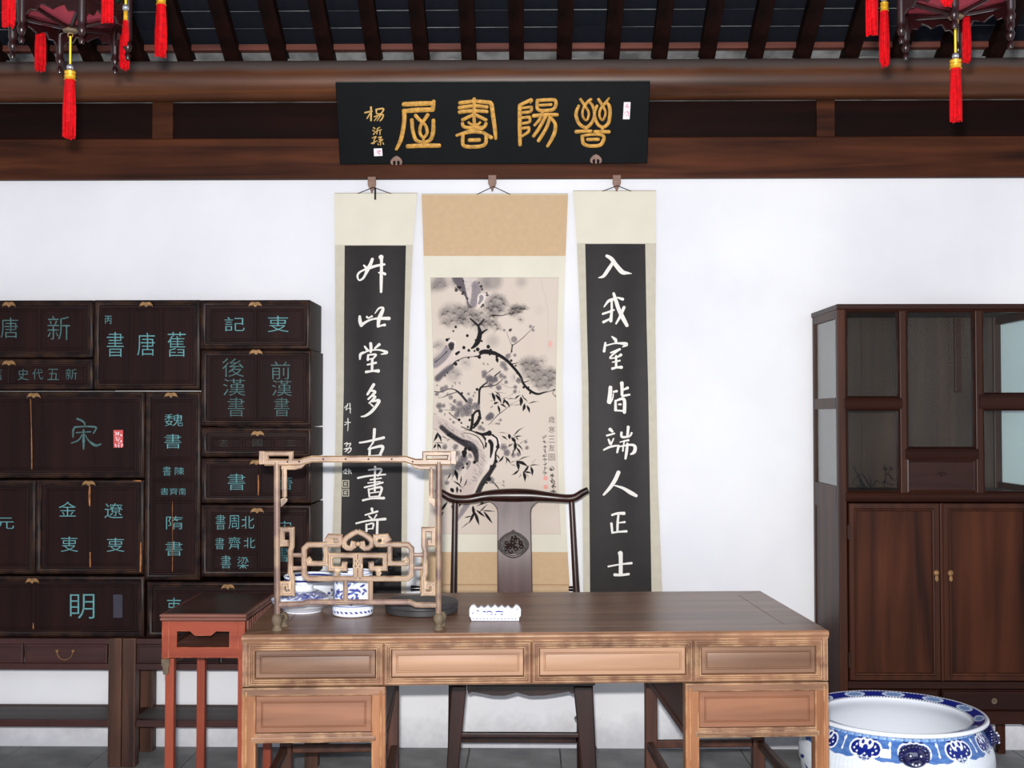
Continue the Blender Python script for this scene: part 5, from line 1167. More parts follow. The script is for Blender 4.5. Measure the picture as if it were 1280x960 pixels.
obj('carved_medallion', bm, 'medal', ch, smooth=50)
zs = .47
u_l0, _ = L(568.5, 628); u_l1, _ = L(567, 741); u_r0, _ = L(714.5, 627); u_r1, _ = L(720.5, 741)
_, zst = L(568, 626); _, zlo = L(568, 741)
for a_, b_ in ((u_l0, u_l1), (u_r0, u_r1)):
    k = (zlo - zs) / (zst - zlo)
    bm = bmn(); tube(bm, [(a_, .02, zst), ((a_ + b_) / 2, .012, (zst + zlo) / 2), (b_, .0, zlo), (b_ + (b_ - a_) * k, -.005, zs), (b_ + (b_ - a_) * k * 1.5, 0, 0)], [3.6 * s, 3.8 * s, 4.2 * s, .016, .02], 12); obj('rear_post', bm, 'chair', ch, smooth=60)
PF = Plane(0, 4.42); fl_ = lambda x, y: (PF(x, y)[0] - chx, PF(x, y)[1])
sw0, sw1 = fl_(563, 862)[0], fl_(741, 862)[0]; fy = 4.42 - CHY
bm = bmn(); poly = [(sw0 - .01, fy - .015), (sw1 + .01, fy - .015), (u_r1 + .03, .03), (u_l1 - .03, .03)]; bm.free()
poly_prism(poly, zs - .012, zs + .015, 'seat', 'chair', .005, ch)
for (xt0, xt1, xb0, xb1, s_) in ((564, 583, 558.5, 573.5, 1), (717, 741, 727, 745.5, -1)):
    a0, zt_ = fl_(xt0, 862); a1, _ = fl_(xt1, 862); b0_, zb_ = fl_(xb0, 960); b1_, _ = fl_(xb1, 960)
    k = zb_ / (zt_ - zb_); c0, c1 = b0_ + (b0_ - a0) * k * .3, b1_ + (b1_ - a1) * k * .3
    bm = bmn(); prism(bm, [(a0, zs - .013), (a1, zs - .013), (a1, zt_), (b1_, zb_), (c1, 0), (c0, 0), (b0_, zb_), (a0, zt_)], fy - .02, fy + .018, .004); obj('front_leg', bm, 'chair', ch)
    xm = a0 + .006 if s_ > 0 else a1 - .018
# scalloped front apron
pts = [fl_(x, y) for x, y in ((584,861),(586,866.5),(590,864),(600,865.5),(615,868.5),(630,869),(640,866.5),(646,864.5),(652,866.5),(662,869),(680,868.5),(700,865.5),(711,863.5),(716,867),(719,861))]
a0, a1 = pts[0][0], pts[-1][0]
bm = bmn(); prism(bm, [(a0, zs - .013)] + pts + [(a1, zs - .013)], fy - .012, fy + .0, .001); obj('scalloped_apron', bm, 'chair', ch)
for y0_, x0_, x1_, yt, yb in ((fy, 576, 724, 915, 921.5),):
    a_, zt_ = fl_(x0_, yt); b_, zb_ = fl_(x1_, yb); bm = bmn(); box(bm, a_ - .01, b_ + .01, y0_ - .012, y0_ + .01, zb_, zt_, .004); obj('front_stretcher', bm, 'chair', ch)
bm = bmn(); box(bm, u_l1, u_r1, -.012, .010, .12, .145, .004); obj('rear_stretcher', bm, 'chair', ch)
for a_, b_ in ((sw0 + .004, u_l1), (sw1 + .004, u_r1)):
    bm = bmn(); tube(bm, [(a_, fy + .01, .22), (b_, 0, .22)], .011, 8); obj('side_stretcher', bm, 'chair', ch)
    bm = bmn(); tube(bm, [(a_, fy + .03, zs), (a_, fy + .02, .62), (a_, fy + .04, .675)], .012, 8); obj('arm_post', bm, 'chair', ch, smooth=60)
    bm = bmn(); tube(bm, [(b_, .002, .69), ((a_ + b_) / 2 + (.02 if a_ > 0 else -.02), fy / 2, .685), (a_ + (.02 if a_ > 0 else -.02), fy, .68)], .013, 10); obj('arm', bm, 'chair', ch, smooth=60)
# ================================================================ BRUSH HANGING RACK on the desk
def on_desk(px, py): 
    p = at_z(px, py, HT); return p
p0 = on_desk(447, 787.5)
PR = Plane(p0.x, p0.y, TH * .6, HT)
rk = thing('brush_rack', 'pale pinkish carved wooden brush-hanging rack standing on the desk', 'brush rack', (p0.x, p0.y, HT), TH * .6)
def R(x, y): return PR(x, y)
s_ = 1 / 412.0
def mir(p): return [(894.8 - x, y) for x, y in p]
def n1(p): return [(330 + a / 6.857, 650 + b / 6.857) for a, b in p]
def rb(parts, name, mat, w_, d0=-.007, d1=.007, closed=False):
    bm = bmn()
    for p in parts:
        ww = w_ * 1.28
        bar(bm, [R(*q) for q in p], ww * s_, d0, d1, closed)
    return obj(name, bm, mat, rk, smooth=35)
for x0, x1 in ((346.2, 346.5), (548.6, 548)):
    bm = bmn(); a = R(x0, 577); b = R(x1, 770); tube(bm, [(a[0], 0, a[1]), (b[0], 0, b[1])], [.0098, .0092], 10); obj('post', bm, 'rackpost', rk, smooth=60)
    # vase-shaped foot and its rear companion
    u_ = b[0]
    prof = [(0, 0), (.016, 0), (.016, .004), (.011, .010), (.0095, .014), (.014, .022), (.0165, .032), (.014, .042), (.009, .050), (0, .052)]
    bm = bmn(); lathe(bm, prof, 16, u_, 0, 0); obj('foot', bm, 'rackfoot', rk, smooth=60)
    bm = bmn(); lathe(bm, [(r * .9, z * .85) for r, z in prof], 16, u_ + .008, .07, 0); tube(bm, [(u_, 0, .030), (u_ + .008, .07, .03)], .007, 8); obj('foot', bm, 'rackfoot', rk, smooth=60)
rb([[(331,577.8),(374,577.8),(390,573.8),(507,573.8),(519,577.6),(548,577.2),(563,577.5)]], 'top_rail', 'rack', 6.5, -.008, .008)
for sgn in (0, 1):
    q = lambda p: mir(p) if sgn else p
    rb([q([(334,577),(332,567),(364,567),(364,577)])], 'end_loop', 'rack', 4.6)
    bm = bmn(); c = [R(*k) for k in q([(324.5,563.5),(331.5,564),(331.5,580),(324.5,580.5)])]; prism(bm, c if not sgn else c[::-1], -.010, .010, .002); obj('end_block', bm, 'rack', rk)
    rb([q([(352,584.5),(369,584.5),(376,583),(381,577)])], 'spandrel', 'rack', 4.0, -.004, .005)
    rb([q([(355.5,584),(355.8,621)])], 'spandrel', 'rack', 4.6, -.004, .005)
    bm = bmn(); c = [R(*k) for k in q([(351,624),(356,621),(359.5,624),(358.5,627),(354,632),(351,634)])]; prism(bm, c if not sgn else c[::-1], -.004, .005, .001); obj('spandrel_tip', bm, 'rack', rk)
    side = n1([(190,170),(190,205),(158,205),(155,82),(240,82),(240,225),(228,262),(228,455),(242,485),(242,628),(158,628),(158,545),(208,545),(210,590)])
    rb([q(side)], 'side_scroll', 'rack', 5.0)
    for yy_ in (300, 413): rb([q(n1([(232,yy_),(350,yy_)]))], 'connecting_rod', 'rackpost', 4.0, -.004, .004)
    frame = n1([(805,502),(380,502),(345,470),(345,245),(378,212),(640,210),(655,195),(652,145),(560,140),(545,165),(565,180),(600,178)])
    rb([q(frame)], 'lattice_frame', 'rack', 5.2)
    rb([q(n1([(532,215),(532,372),(372,372)])), q(n1([(385,372),(378,345),(402,328)]))], 'lattice_bar', 'rack', 4.8)
    rb([q(n1([(785,500),(785,303),(572,303),(572,415),(690,415),(692,378),(668,375)])), q(n1([(632,420),(628,460),(612,470)]))], 'lattice_bar', 'rack', 5.0)
    rb([q(n1([(805,98),(760,118),(710,150),(685,180),(690,220),(715,240),(745,242),(768,225),(765,203),(745,198)]))], 'heart_ornament', 'rack', 5.0)
    rb([q(n1([(697,500),(697,705)]))], 'lower_strut', 'rackpost', 4.6, -.005, .005)
rb([n1([(765,395),(845,395)]), n1([(785,350),(825,350)])], 'centre_tie', 'rack', 4.5)
bm = bmn(); a = R(447.5, 680); lathe(bm, [(0, -.008), (.006, -.006), (.009, 0), (.006, .006), (0, .008)], 10, a[0], 0, a[1]); tube(bm, [(a[0] - .014, 0, a[1]), (a[0] + .014, 0, a[1])], .004, 8); obj('heart_knob', bm, 'rack', rk, smooth=60)
rb([[(348,755.5),(378,754.5),(384,752.5),(512,752.5),(520,756),(547,756.5)]], 'bottom_rail', 'rackpost', 5.0, -.006, .006)
for px in (360, 374.5, 404.5, 432.5, 461, 490, 516):
    a = R(px, 577 if px < 380 or px > 510 else 573.8); bm = bmn(); tube(bm, [(a[0], -.010, a[1]), (a[0], -.006, a[1])], .0028, 8); obj('brush_peg', bm, 'cord', rk)

# ================================================================ PORCELAIN
def ceramic(name, prof, nseg, colorf, parent, loc=(0, 0, 0), a0=0.0, mat='paintcer'):
    """prof: dense list of (r, z); colorf(theta[], z[], s[]) -> colours"""
    prof = np.array(prof); th = np.linspace(0, 2 * np.pi, nseg, endpoint=False)
    T, I_ = np.meshgrid(th, np.arange(len(prof))); Rr = prof[I_, 0]; Zz = prof[I_, 1]
    P = np.stack([Rr * np.sin(T), -Rr * np.cos(T), Zz], -1)     # theta=0 faces the viewer, grows to the right
    Cc = colorf(T, Zz, I_ / (len(prof) - 1), Rr)
    return grid_mesh(name, P, Cc, mat, parent, closed=True)
def dense(prof, step):
    out = []
    for i in range(len(prof) - 1):
        a, b = prof[i], prof[i + 1]; n = max(1, int(math.dist(a, b) / step))
        for k in range(n): out.append((a[0] + (b[0] - a[0]) * k / n, a[1] + (b[1] - a[1]) * k / n))
    out.append(prof[-1]); return out
WH = np.array(C(224, 229, 238)[:3]); CO1 = np.array(C(22, 40, 132)[:3]); CO2 = np.array(C(82, 120, 178)[:3]); CO3 = np.array(C(18, 30, 104)[:3]); CO4 = np.array(C(150, 182, 222)[:3])
def blobs(T, V, seed, n, sx, sv, v0, v1):
    """deterministic brushy foliage mask"""
    g = np.random.default_rng(seed); m = np.zeros_like(T)
    for _ in range(n):
        t0, v, an, L_ = g.uniform(0, 2 * np.pi), g.uniform(v0, v1), g.uniform(-.9, .9), g.uniform(.6, 1.6)
        dt = (T - t0 + np.pi) % (2 * np.pi) - np.pi; dv = V - v
        a = (dt / sx) * math.cos(an) + (dv / sv) * math.sin(an); b = -(dt / sx) * math.sin(an) + (dv / sv) * math.cos(an)
        m = np.maximum(m, np.clip(1.6 - ((a / L_) ** 2 + (b / .32) ** 2) * 1.2, 0, 1))
    return m
def mixn(base, col, m): return base * (1 - m[..., None]) + col * m[..., None]
# --- brush pot
px0 = at_z(441, 768.5, HT)
pot = thing('brush_pot', 'blue and white porcelain brush pot on the desk behind the rack', 'brush pot', (px0.x, px0.y, HT))
def potcol(T, Z_, S, Rr):
    c = np.ones(T.shape + (3,)) * WH; out = S < .62
    m = blobs(T, Z_, 5, 85, .18, .014, .040, .128) * (Z_ > .038) * (Z_ < .132) * out; c = mixn(c, CO1, m * .95)
    m = blobs(T, Z_, 9, 50, .22, .010, .040, .128) * (Z_ > .038) * (Z_ < .132) * out; c = mixn(c, CO2, m * .6)
    band = (Z_ > .013) * (Z_ < .020) * ((T * 26 / (2 * np.pi) + Z_ * 60) % 1 < .55) * out; c = mixn(c, CO1, band * 1.0)
    band = (Z_ > .026) * (Z_ < .030) * ((T * 34 / (2 * np.pi)) % 1 < .4) * out; c = mixn(c, CO2, band * .7)
    for z in (.034, .137): c = mixn(c, CO1, (np.abs(Z_ - z) < .0012) * out * .9)
    return c
prof = dense([(.0, .002), (.050, .002), (.052, 0), (.056, 0), (.064, .004), (.0665, .014), (.066, .026), (.064, .034), (.062, .037), (.0615, .10), (.063, .137), (.0645, .142), (.063, .1435), (.060, .141), (.058, .12), (.058, .02), (.0, .016)], .0022)
ceramic('pot_body', prof, 220, potcol, pot)
# --- large brush washer behind
pb = at_z(384, 762, HT)
pb = Vector((Plane(0, 4.09).u(387, 740), 4.09, 0))
ws = thing('brush_washer', 'deep blue and white porcelain basin at the back behind the lidded dish', 'basin', (pb.x, pb.y, HT))
def wcol(T, Z_, S, Rr):
    c = np.ones(T.shape + (3,)) * WH; out = S < .6
    m = blobs(T, Z_, 15, 70, .16, .014, .02, .062) * (Z_ < .062) * (Z_ > .012) * out; c = mixn(c, CO1, m)
    c = mixn(c, CO3, (np.abs(Z_ - .076) < .0032) * out * 1.0); return c
prof = dense([(0, .003), (.055, .003), (.06, 0), (.072, .004), (.082, .02), (.087, .05), (.088, .078), (.090, .086), (.0885, .0875), (.085, .084), (.083, .05), (.07, .012), (0, .010)], .0024)
ceramic('basin', prof, 200, wcol, ws)
# --- lidded dish
pb = at_z(376, 766, HT)
dsh = thing('covered_dish', 'shallow white porcelain dish with a blue-banded cover and ring knob, beside the rack post', 'dish', (pb.x, pb.y + .035, HT))
def dcol(T, Z_, S, Rr):
    c = np.ones(T.shape + (3,)) * WH
    c = mixn(c, CO3, (np.abs(Z_ - .0065) < .0014) * (S < .5) * 1.0); c = mixn(c, CO4, (np.abs(Z_ - .018) < .0008) * (S < .5) * .8); c = mixn(c, CO1, (Z_ > .0395) * (Rr > .103) * .9); return c
prof = dense([(0, .003), (.055, .003), (.058, 0), (.062, 0), (.064, .008), (.082, .018), (.098, .030), (.1055, .0405), (.1065, .0415), (.104, .042), (.092, .032), (.06, .014), (0, .012)], .002)
ceramic('dish', prof, 200, dcol, dsh)
def lcol(T, Z_, S, Rr):
    c = np.ones(T.shape + (3,)) * WH; b = (Rr > .046) * (Rr < .084)
    c = mixn(c, CO1, b * .75); m = blobs(T, Rr, 21, 90, .10, .008, .046, .084) * b; c = mixn(c, WH, m * .9); m = blobs(T, Rr, 22, 70, .10, .006, .046, .084) * b; return mixn(c, CO1, m * .8)
prof = dense([(.088, .038), (.0885, .043), (.085, .047), (.072, .058), (.055, .066), (.040, .070), (.034, .071), (.033, .078), (.0335, .089), (.031, .090), (.029, .086), (.027, .074), (0, .072)], .002)
ceramic('cover', prof, 200, lcol, dsh)

# --- round inkstone with lid
pi_ = at_z(527, 764.5, HT)
ik = thing('round_inkstone', 'round dark grey lidded inkstone on the desk behind the rack', 'inkstone', (pi_.x, pi_.y, HT))
bm = bmn(); lathe(bm, [(0, 0), (.114, 0), (.119, .003), (.120, .018), (.118, .020), (0, .020)], 64); obj('stone_base', bm, 'inkstone', ik, smooth=40)
bm = bmn(); lathe(bm, [(0, .0202), (.118, .0202), (.1205, .022), (.1205, .034), (.117, .038), (.09, .040), (0, .0405)], 64); obj('lid', bm, 'inkstone', ik, smooth=40)

# --- porcelain brush rest
pr_ = at_z(618, 776.2, HT); PB_ = Plane(pr_.x, pr_.y, TH * .5, HT)
br = thing('brush_rest', 'small white porcelain brush rest with seven peaks near the desk front', 'brush rest', (pr_.x, pr_.y, HT), TH * .5)
o_ = [(165,240),(175,205),(200,170),(240,153),(268,160),(290,195),(320,215),(345,200),(375,175),(400,190),(430,210),(465,190),(495,162),(520,185),(550,210),(590,185),(620,152),(650,185),(685,205),(715,185),(740,165),(770,190),(805,210),(830,190),(855,170),(890,205),(925,222),(960,195),(985,160),(1020,162),(1060,195),(1085,240),(1080,355),(1055,375),(1050,437),(205,437),(185,375),(165,355)]
bm = bmn(); c = [PB_(575 + a / 14.22, 745 + b / 14.22) for a, b in o_]; zmin = min(q[1] for q in c); c = [(a, max(0, b - zmin)) for a, b in c]
prism(bm, c, 0, .028, .002); obj('rest', bm, 'porcelain', br)
bm = bmn()
rest = lambda px, py: (PB_(px, py)[0], PB_(px, py)[1] - zmin)
for k in range(13): ribbon(bm, rest, [(591 + k * 4.4, 773, .7), (592.2 + k * 4.4, 773.2, 1.0)], -.0012, .0003)
for p in ([(604,764,.8),(607,764.4,.8)],[(609,764.5,.8),(612,763.6,.7),(615,765,.7)],[(620,764.2,.8),(624,763.8,.9),(629,764.5,.6)],[(597,763,1.1),(597.6,763,1)],[(613,767.5,.5),(616,767.5,.5)],[(619,767.6,.8),(620,767.6,.7)],[(626,767.6,.7),(628,767.4,.8)],[(590,766,.5),(592,766.4,.5)],[(646,761,.6),(647,761.3,.6)]): ribbon(bm, rest, [(a_, b_, w_ * 1.8) for a_, b_, w_ in p], -.0012, .0003)
obj('blue_marks', bm, 'cobalt', br)

# ================================================================ FISH BOWL
bx = at_z(1118, 889.5, .456); bx = Vector((bx.x, bx.y, 0))
fb = thing('fish_bowl', 'large blue and white porcelain fish bowl with lion-head studs on the floor', 'fish bowl', (bx.x, bx.y, 0), math.atan2(-bx.x, bx.y) * 0)
view = math.atan2(bx.x, bx.y)           # turn the pattern so theta 0 faces the camera
def bcol(T, Z_, S, Rr):
    T = (T + view * 1.0) % (2 * np.pi); T = T + 0.0
    c = np.ones(T.shape + (3,)) * WH
    out = S < SO; rim = (S >= SO) & (S < SI)
    wrap = lambda t0, t: (t - t0 + np.pi) % (2 * np.pi) - np.pi
    N_ = 12; per = 2 * np.pi / N_; off = math.radians(-18)
    dt = (T - off + per / 2) % per - per / 2               # angle from nearest medallion centre
    # shoulder ground with scalloped lower edge and cloudy wash
    z0 = .372 - .010 * np.cos(dt / per * 2 * np.pi * 1.0 + np.pi) + .004 * np.cos(dt / per * 4 * np.pi)
    ground = out & (Z_ > z0) & (Z_ < .4275); cl = .5 + .5 * np.sin(T * 31 + np.sin(Z_ * 260 + T * 9) * 2)
    g_ = CO2 * (1 - cl[..., None] * .5) + np.array(C(44, 80, 156)[:3]) * cl[..., None] * .5
    c = np.where(ground[..., None], g_, c)
    c = mixn(c, WH, (out & (np.abs(Z_ - z0) < .0018)) * .9)
    # dark half-discs under the neck
    hd = out & ((dt * .29 / .034) ** 2 + ((Z_ - .4275) / .014) ** 2 < 1); c = mixn(c, CO3, hd * .95)
    # pendants between medallions
    d2 = (T - off) % per - per / 2
    x = d2 * .30
    pend = out & (np.abs(x) < .0022) & (Z_ > .385) & (Z_ < .425); c = mixn(c, WH, pend * 1.0)
    for zc_, r_ in ((.417, .006), (.388, .005), (.402, .003)): c = mixn(c, WH, (out & ((x / .8) ** 2 + (Z_ - zc_) ** 2 < r_ ** 2)) * 1.0)
    # ruyi medallions: white border, dark blue lobes with white dots
    x = dt * .305; lobes = [(-.028, .399, .021), (.028, .399, .021), (0, .386, .024), (0, .403, .018)]
    w_ = np.zeros_like(x, bool); i_ = np.zeros_like(x, bool)
    for a, b, r_ in lobes:
        d_ = (x - a) ** 2 + ((Z_ - b) * 1.15) ** 2; w_ |= d_ < (r_ + .007) ** 2; i_ |= d_ < (r_ + .001) ** 2
    c = np.where((out & w_)[..., None], WH, c); c = np.where((out & i_)[..., None], CO3 * .6 + CO1 * .4, c)
    for a, b, r_ in ((-.011, .413, .014), (.011, .413, .014)): c = np.where((out & ((x - a) ** 2 + ((Z_ - b)) ** 2 < r_ ** 2))[..., None], WH, c)
    for a, b, r_ in ((0, .401, .009), (-.012, .416, .006), (.012, .416, .006)): c = np.where((out & ((x - a) ** 2 + ((Z_ - b)) ** 2 < r_ ** 2))[..., None], CO1, c)
    for a, b in ((-.037, .396), (-.026, .388), (-.009, .376), (.009, .376), (.026, .388), (.037, .396), (0, .384), (-.032, .406), (.032, .406)): c = np.where((out & ((x - a) ** 2 + (Z_ - b) ** 2 < .0032 ** 2))[..., None], WH * .95, c)
    # neck: light blue with key fret
    nk = out & (Z_ > .4275) & (Z_ < .4405); c = np.where(nk[..., None], CO4, c)
    fr = nk & (((T * 64 / (2 * np.pi)) % 1 < .22) | ((np.abs(Z_ - .4312) < .0011) & ((T * 64 / (2 * np.pi)) % 1 < .7)) | ((np.abs(Z_ - .4368) < .0011) & ((T * 64 / (2 * np.pi) + .4) % 1 < .7))); c = mixn(c, CO2, fr * .9)
    # flat rim: dark blue with light cloud reserves, dotted white borders
    c = np.where((rim & (Rr < .2935) & (Rr > .2500))[..., None], CO1 * .9, c)
    per2 = 2 * np.pi / 12; dr = (T + .25) % per2 - per2 / 2; xx = dr * .27
    md = (xx / .040) ** 2 + ((Rr - .272) / .0175) ** 2 * (1 + .25 * np.cos(xx * 380)); c = np.where((rim & (md < 1))[..., None], CO4 * .6 + WH * .4, c); c = mixn(c, CO2, (rim & (md < .45)) * .8)
    for rr in (.2930, .2520): c = np.where(((S >= SO - .02) & (S < SI) & (np.abs(Rr - rr) < .0030))[..., None], CO3, c); c = np.where(((S >= SO - .02) & (S < SI) & (np.abs(Rr - rr) < .0034) & ((T * 150 / (2 * np.pi)) % 1 < .6))[..., None], WH, c)
    # body: fine pale lattice and big scrolls lower down
    bd = out & (Z_ < z0 - .003) & (Z_ > .03); ht = ((T * 130 / (2 * np.pi)) % 1 < .25) | ((Z_ * 150) % 1 < .22); c = mixn(c, np.array(C(206, 218, 226)[:3]), (bd & ht) * .8)
    m = blobs(T, Z_, 33, 90, .10, .022, .06, .325) * (Z_ > .05) * (Z_ < .338) * out; c = mixn(c, CO1, m); m = blobs(T, Z_, 34, 60, .06, .016, .06, .32) * (Z_ > .05) * (Z_ < .335) * out; c = mixn(c, CO3, m)
    c = mixn(c, CO1, (out & (Z_ < .03)) * .8)
    return c
outer = [(0, .01), (.17, .01), (.185, 0), (.205, 0), (.21, .01), (.215, .03), (.245, .09), (.28, .16), (.308, .23), (.322, .29), (.322, .33), (.312, .365), (.297, .395), (.281, .417), (.272, .4285), (.270, .436), (.275, .4405), (.290, .442), (.301, .4455), (.3045, .451), (.302, .457), (.2975, .4595)]
rimp = [(.2975, .4595), (.285, .4570), (.265, .4515), (.250, .4470), (.247, .4450)]
inn = [(.247, .445), (.246, .439), (.252, .425), (.272, .40), (.29, .36), (.298, .31), (.29, .24), (.26, .16), (.22, .08), (.19, .05), (0, .045)]
def crn(pts, st):
    return [(a, b) for a, b in catmull(pts, st)]
o1 = dense(outer[:5], .01) + crn(outer[5:], .0022)[0:]; r1 = crn(rimp, .0018)[1:]; i1 = crn(inn, .012)[1:]
allp = o1 + r1 + i1; SO = (len(o1) - 1) / (len(allp) - 1); SI = (len(o1) + len(r1) - .5) / (len(allp) - 1)
bw_ = ceramic('bowl', allp, 900, bcol, fb)
# lion-head studs
def rotz(bm, ang, r, z):
    bmesh.ops.rotate(bm, verts=bm.verts, cent=(0, 0, 0), matrix=Matrix.Rotation(ang, 3, 'Z')); bmesh.ops.translate(bm, verts=bm.verts, vec=(r * math.sin(-ang) * -1 * -1 if False else r * math.sin(ang), -r * math.cos(ang), z))
for k in range(4):
    ang = math.radians(11 + 84 * k) - view * 0
    a = ang - view
    bm = bmn()
    def ball(x, y, z, rx, ry, rz, n=2):
        r = bmesh.ops.create_icosphere(bm, subdivisions=n, radius=1); bmesh.ops.scale(bm, vec=(rx, ry, rz), verts=r['verts']); bmesh.ops.translate(bm, vec=(x, y, z), verts=r['verts'])
    ball(0, 0, 0, .043, .020, .036, 3)
    for q in range(14):
        w_ = math.pi * (-.1 + 1.2 * q / 13); ball(.041 * math.cos(w_), -.002, .032 * math.sin(w_) + .002, .009, .010, .009)
    ball(0, -.020, -.010, .020, .012, .013); ball(0, -.028, -.004, .008, .007, .006)
    ball(-.016, -.018, .010, .008, .006, .007); ball(.016, -.018, .010, .008, .006, .007)
    ball(-.034, -.008, .022, .010, .006, .009); ball(.034, -.008, .022, .010, .006, .009)
    bmesh.ops.rotate(bm, verts=bm.verts, cent=(0, 0, 0), matrix=Matrix.Rotation(a, 3, 'Z')); bmesh.ops.translate(bm, verts=bm.verts, vec=(.306 * math.sin(a), -.306 * math.cos(a), .388))
    lh = obj('lion_head_stud', bm, 'cobaltdark', fb, smooth=60)
    bm = bmn()
    for x, z in ((-.016, .011), (.016, .011), (-.010, -.014), (0, -.017), (.010, -.014)):
        r = bmesh.ops.create_icosphere(bm, subdivisions=1, radius=.0042); bmesh.ops.translate(bm, vec=(x, -.0265 if z > 0 else -.029, z), verts=r['verts'])
    bmesh.ops.rotate(bm, verts=bm.verts, cent=(0, 0, 0), matrix=Matrix.Rotation(a, 3, 'Z')); bmesh.ops.translate(bm, verts=bm.verts, vec=(.306 * math.sin(a), -.306 * math.cos(a), .388))
    obj('eye_and_tooth_dots', bm, 'porcelain', lh)
# white paper tag stuck below the neck
bm = bmn(); last = None
for i in range(6):
    a = math.radians(-8.5 + i * 1.25) - view
    row = [bm.verts.new(((r_ + .0015) * math.sin(a), -(r_ + .0015) * math.cos(a), z_)) for r_, z_ in ((.3055, .379), (.297, .395), (.291, .404))]
    if last:
        for k in range(2): bm.faces.new((last[k], row[k], row[k + 1], last[k + 1]))
    last = row
obj('paper_tag', bm, 'white', fb)
# ================================================================ PALACE LANTERNS
def tassel(t, x, y, ztop, zbot, r, cordtop=None, band=True, seed=0):
    g_ = np.random.default_rng(seed)
    bm = bmn(); n = 18
    for k in range(64):
        a = g_.uniform(0, 6.28); rr = r * math.sqrt(g_.uniform(.05, 1)); zz = zbot + g_.uniform(-.004, .016) + (0.012 if g_.random() < .2 else 0)
        tube(bm, [(x + rr * .7 * math.cos(a), y + rr * .7 * math.sin(a), ztop), (x + rr * math.cos(a), y + rr * math.sin(a), (ztop + zbot) / 2), (x + rr * 1.0 * math.cos(a), y + rr * 1.0 * math.sin(a), zz)], .0028, 4)
    lathe(bm, [(r * .9, (ztop * .25 + zbot * .75)), (r * .93, (ztop + zbot) / 2), (r * .8, ztop)], n, x, y, 0)
    tz = obj('tassel', bm, 'tassel', t)
    if band:
        h = .028
        bm = bmn(); lathe(bm, [(0, h), (r * .75, h), (r * .95, h * .9), (r * .85, h * .6), (r * .95, h * .5), (r * .85, h * .3), (r * 1.0, 0.002), (0, 0)], 16, x, y, ztop - .002); obj('gold_band', bm, 'tasselgold', tz, smooth=40)
        bm = bmn(); r_ = bmesh.ops.create_icosphere(bm, subdivisions=2, radius=.010); bmesh.ops.translate(bm, vec=(x, y, ztop + h + .008), verts=r_['verts']); obj('silver_bead', bm, 'bead', tz, smooth=60)
        ztop = ztop + h + .016
    if cordtop:
        bm = bmn(); tube(bm, [(x, y, ztop), (x, y, cordtop)], .0030, 6); obj('cord', bm, 'yellowcord', tz)
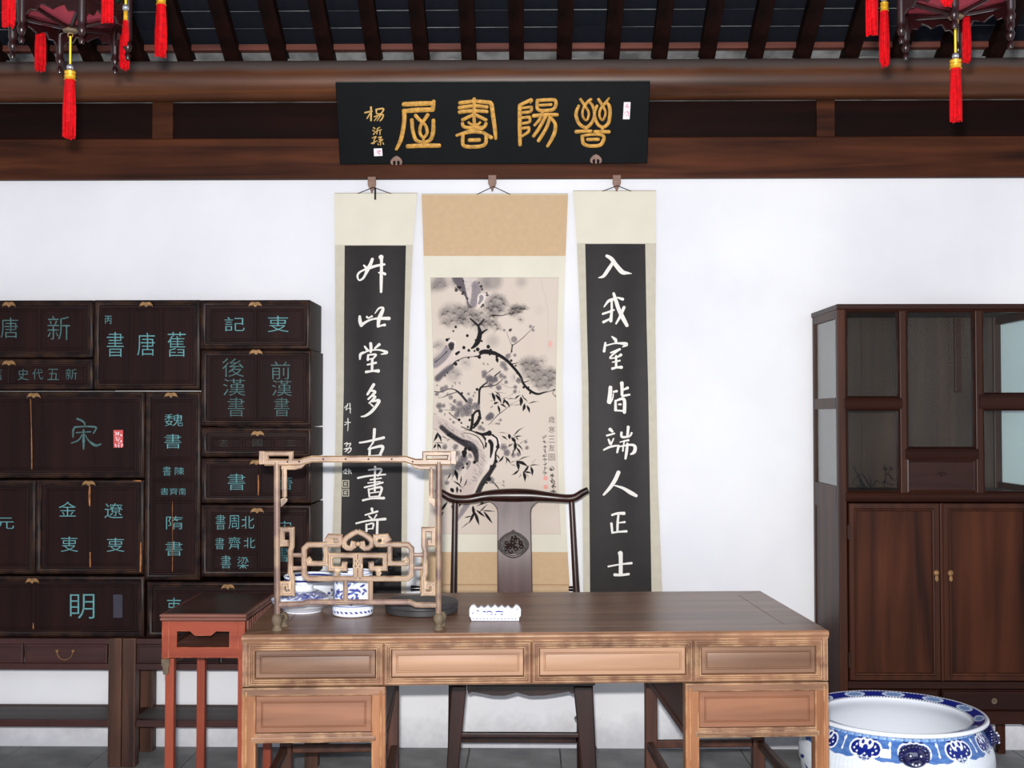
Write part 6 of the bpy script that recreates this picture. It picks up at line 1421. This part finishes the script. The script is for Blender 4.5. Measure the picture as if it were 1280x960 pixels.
def lantern(label, px, py_ring, D, rot, tassels, seed):
    p = Plane(0, D); u, z = p(px, py_ring)
    t = thing('palace_lantern', label, 'lantern', (u, D, z), group='palace lanterns hanging from the roof'); Rr = .160
    hx = [(Rr * math.cos(rot + k * math.pi / 3), Rr * math.sin(rot + k * math.pi / 3)) for k in range(6)]
    zf = .045
    for k in range(6):
        x, y = hx[k]; x2, y2 = hx[(k + 1) % 6]; mx, my = (x + x2) / 2, (y + y2) / 2
        an = math.atan2(y2 - y, x2 - x); Ls = math.dist((x, y), (x2, y2))
        def place(bm): bmesh.ops.rotate(bm, verts=bm.verts, cent=(0, 0, 0), matrix=Matrix.Rotation(an, 3, 'Z')); bmesh.ops.translate(bm, verts=bm.verts, vec=(mx, my, 0)); return bm
        bm = bmn(); lathe(bm, [(0, -.078), (.006, -.076), (.009, -.066), (.005, -.056), (.010, -.048), (.013, -.036), (.009, -.026), (.012, -.018), (.012, .40), (.0, .402)], 10, x, y, 0); obj('post', bm, 'lantern', t, smooth=50)
        bm = bmn(); bm.free()
        for ra, rb_, rd in ((zf, zf + .022, .009), (.33, .35, .009), (zf + .060, zf + .07, .006)):
            bm = bmn(); box(bm, -Ls / 2, Ls / 2, -rd, rd, ra, rb_, .002); obj('side_rail', place(bm), 'lantern', t)
        # scrolled apron hanging below the bottom rail
        bm = bmn(); h = Ls / 2 - .01
        prism(bm, [(-h, zf), (h, zf), (h, zf - .045), (h * .82, zf - .030), (h * .6, zf - .032), (h * .45, zf - .014), (h * .2, zf - .020), (0, zf - .028), (-h * .2, zf - .020), (-h * .45, zf - .014), (-h * .6, zf - .032), (-h * .82, zf - .030), (-h, zf - .045)], -.004, .004); obj('carved_apron', place(bm), 'lantern', t)
        bm = bmn(); box(bm, -Ls / 2 + .012, Ls / 2 - .012, -.002, .002, zf + .07, .33); obj('painted_pane', place(bm), 'lanternglass', t)
        # struts meeting at the hub
        bm = bmn(); tube(bm, [(x * .95, y * .95, zf - .004), (0, 0, .008)], .0065, 6); obj('bottom_strut', bm, 'lantern', t)
        # outer bracket near the top, its head carries a tassel
        bm = bmn(); tube(bm, [(x, y, .30), (x * 1.25, y * 1.25, .34), (x * 1.5, y * 1.5, .40), (x * 1.72, y * 1.72, .40), (x * 1.78, y * 1.78, .37)], [.012, .012, .011, .012, .006], 8); obj('bracket', bm, 'lantern', t, smooth=60)
    bm = bmn(); c = [bm.verts.new((x * .98, y * .98, zf + .012)) for x, y in hx]; m_ = bm.verts.new((0, 0, .022))
    for k in range(6): bm.faces.new((c[k], m_, c[(k + 1) % 6]))
    obj('bottom_cloth', bm, 'lanterncloth', t, smooth=-1)
    bm = bmn(); lathe(bm, [(0, -.002), (.018, -.001), (.022, .004), (.016, .010), (0, .012)], 14); obj('hub', bm, 'rackfoot', t)
    bm = bmn(); tube(bm, [(.007 * math.cos(q), 0, -.009 + .007 * math.sin(q)) for q in [2 * math.pi * i / 10 for i in range(11)]], .0014, 6); obj('ring', bm, 'brass', t)
    bm = bmn(); lathe(bm, [(.19, .402), (.20, .41), (.10, .44), (.05, .47), (.02, .52), (0, .525)], 6); obj('cap', bm, 'lantern', t)
    bm = bmn(); top_ = 5.13 - D; tube(bm, [(0, 0, .52), (0, 0, RZ + math.tan(SL) * top_ - z + .0)], .006, 6); obj('hanging_rod', bm, 'cord', t)
    for i, (tx, ty, dd, yt, yb, wpx, band, cord) in enumerate(tassels):
        q = Plane(0, dd); uu, zt_ = q(tx, yt); _, zb_ = q(tx, yb); tassel(t, uu - u, dd - D, zt_ - z, zb_ - z, wpx / 2 * dd / FPX, cord(z) if cord else None, band, seed + i)
    return t
lantern('dark red hanging lantern with red tassels at the upper left', 88, 40, 3.2, math.radians(2),
  [(87.5, 0, 3.2, 100, 172, 15, True, lambda z: -.012), (11.5, 0, 2.97, -45, 33, 15, True, lambda z: .38), (134.5, 0, 2.92, -52, 28, 13.5, True, lambda z: .38), (201.5, 0, 3.2, 6, 70, 13, True, lambda z: .38),
   (50.5, 0, 3.36, 25, 88, 13, True, lambda z: .1), (157, 0, 3.10, 26, 56, 6, True, lambda z: .1), (156, 0, 3.33, 28, 86, 10.5, True, lambda z: .1)], 10)
lantern('dark red hanging lantern with red tassels at the upper right', 1195, 23, 3.2, math.radians(8),
  [(1194.5, 0, 3.2, 86, 152, 15.5, True, lambda z: -.012), (1089.5, 0, 3.0, -35, 44, 13.5, True, lambda z: .38), (1105.5, 0, 3.27, 14, 82, 11, True, lambda z: .38), (1183, 0, 2.82, -75, 7, 13, True, lambda z: .38),
   (1208, 0, 3.30, 16, 77, 9, True, lambda z: .1)], 40)

# each part that repeats on a thing keeps Blender's own numbering; done
for o in bpy.data.objects:
    if o.type == 'MESH' and len(o.data.materials) == 0: o.data.materials.append(M['beam'])
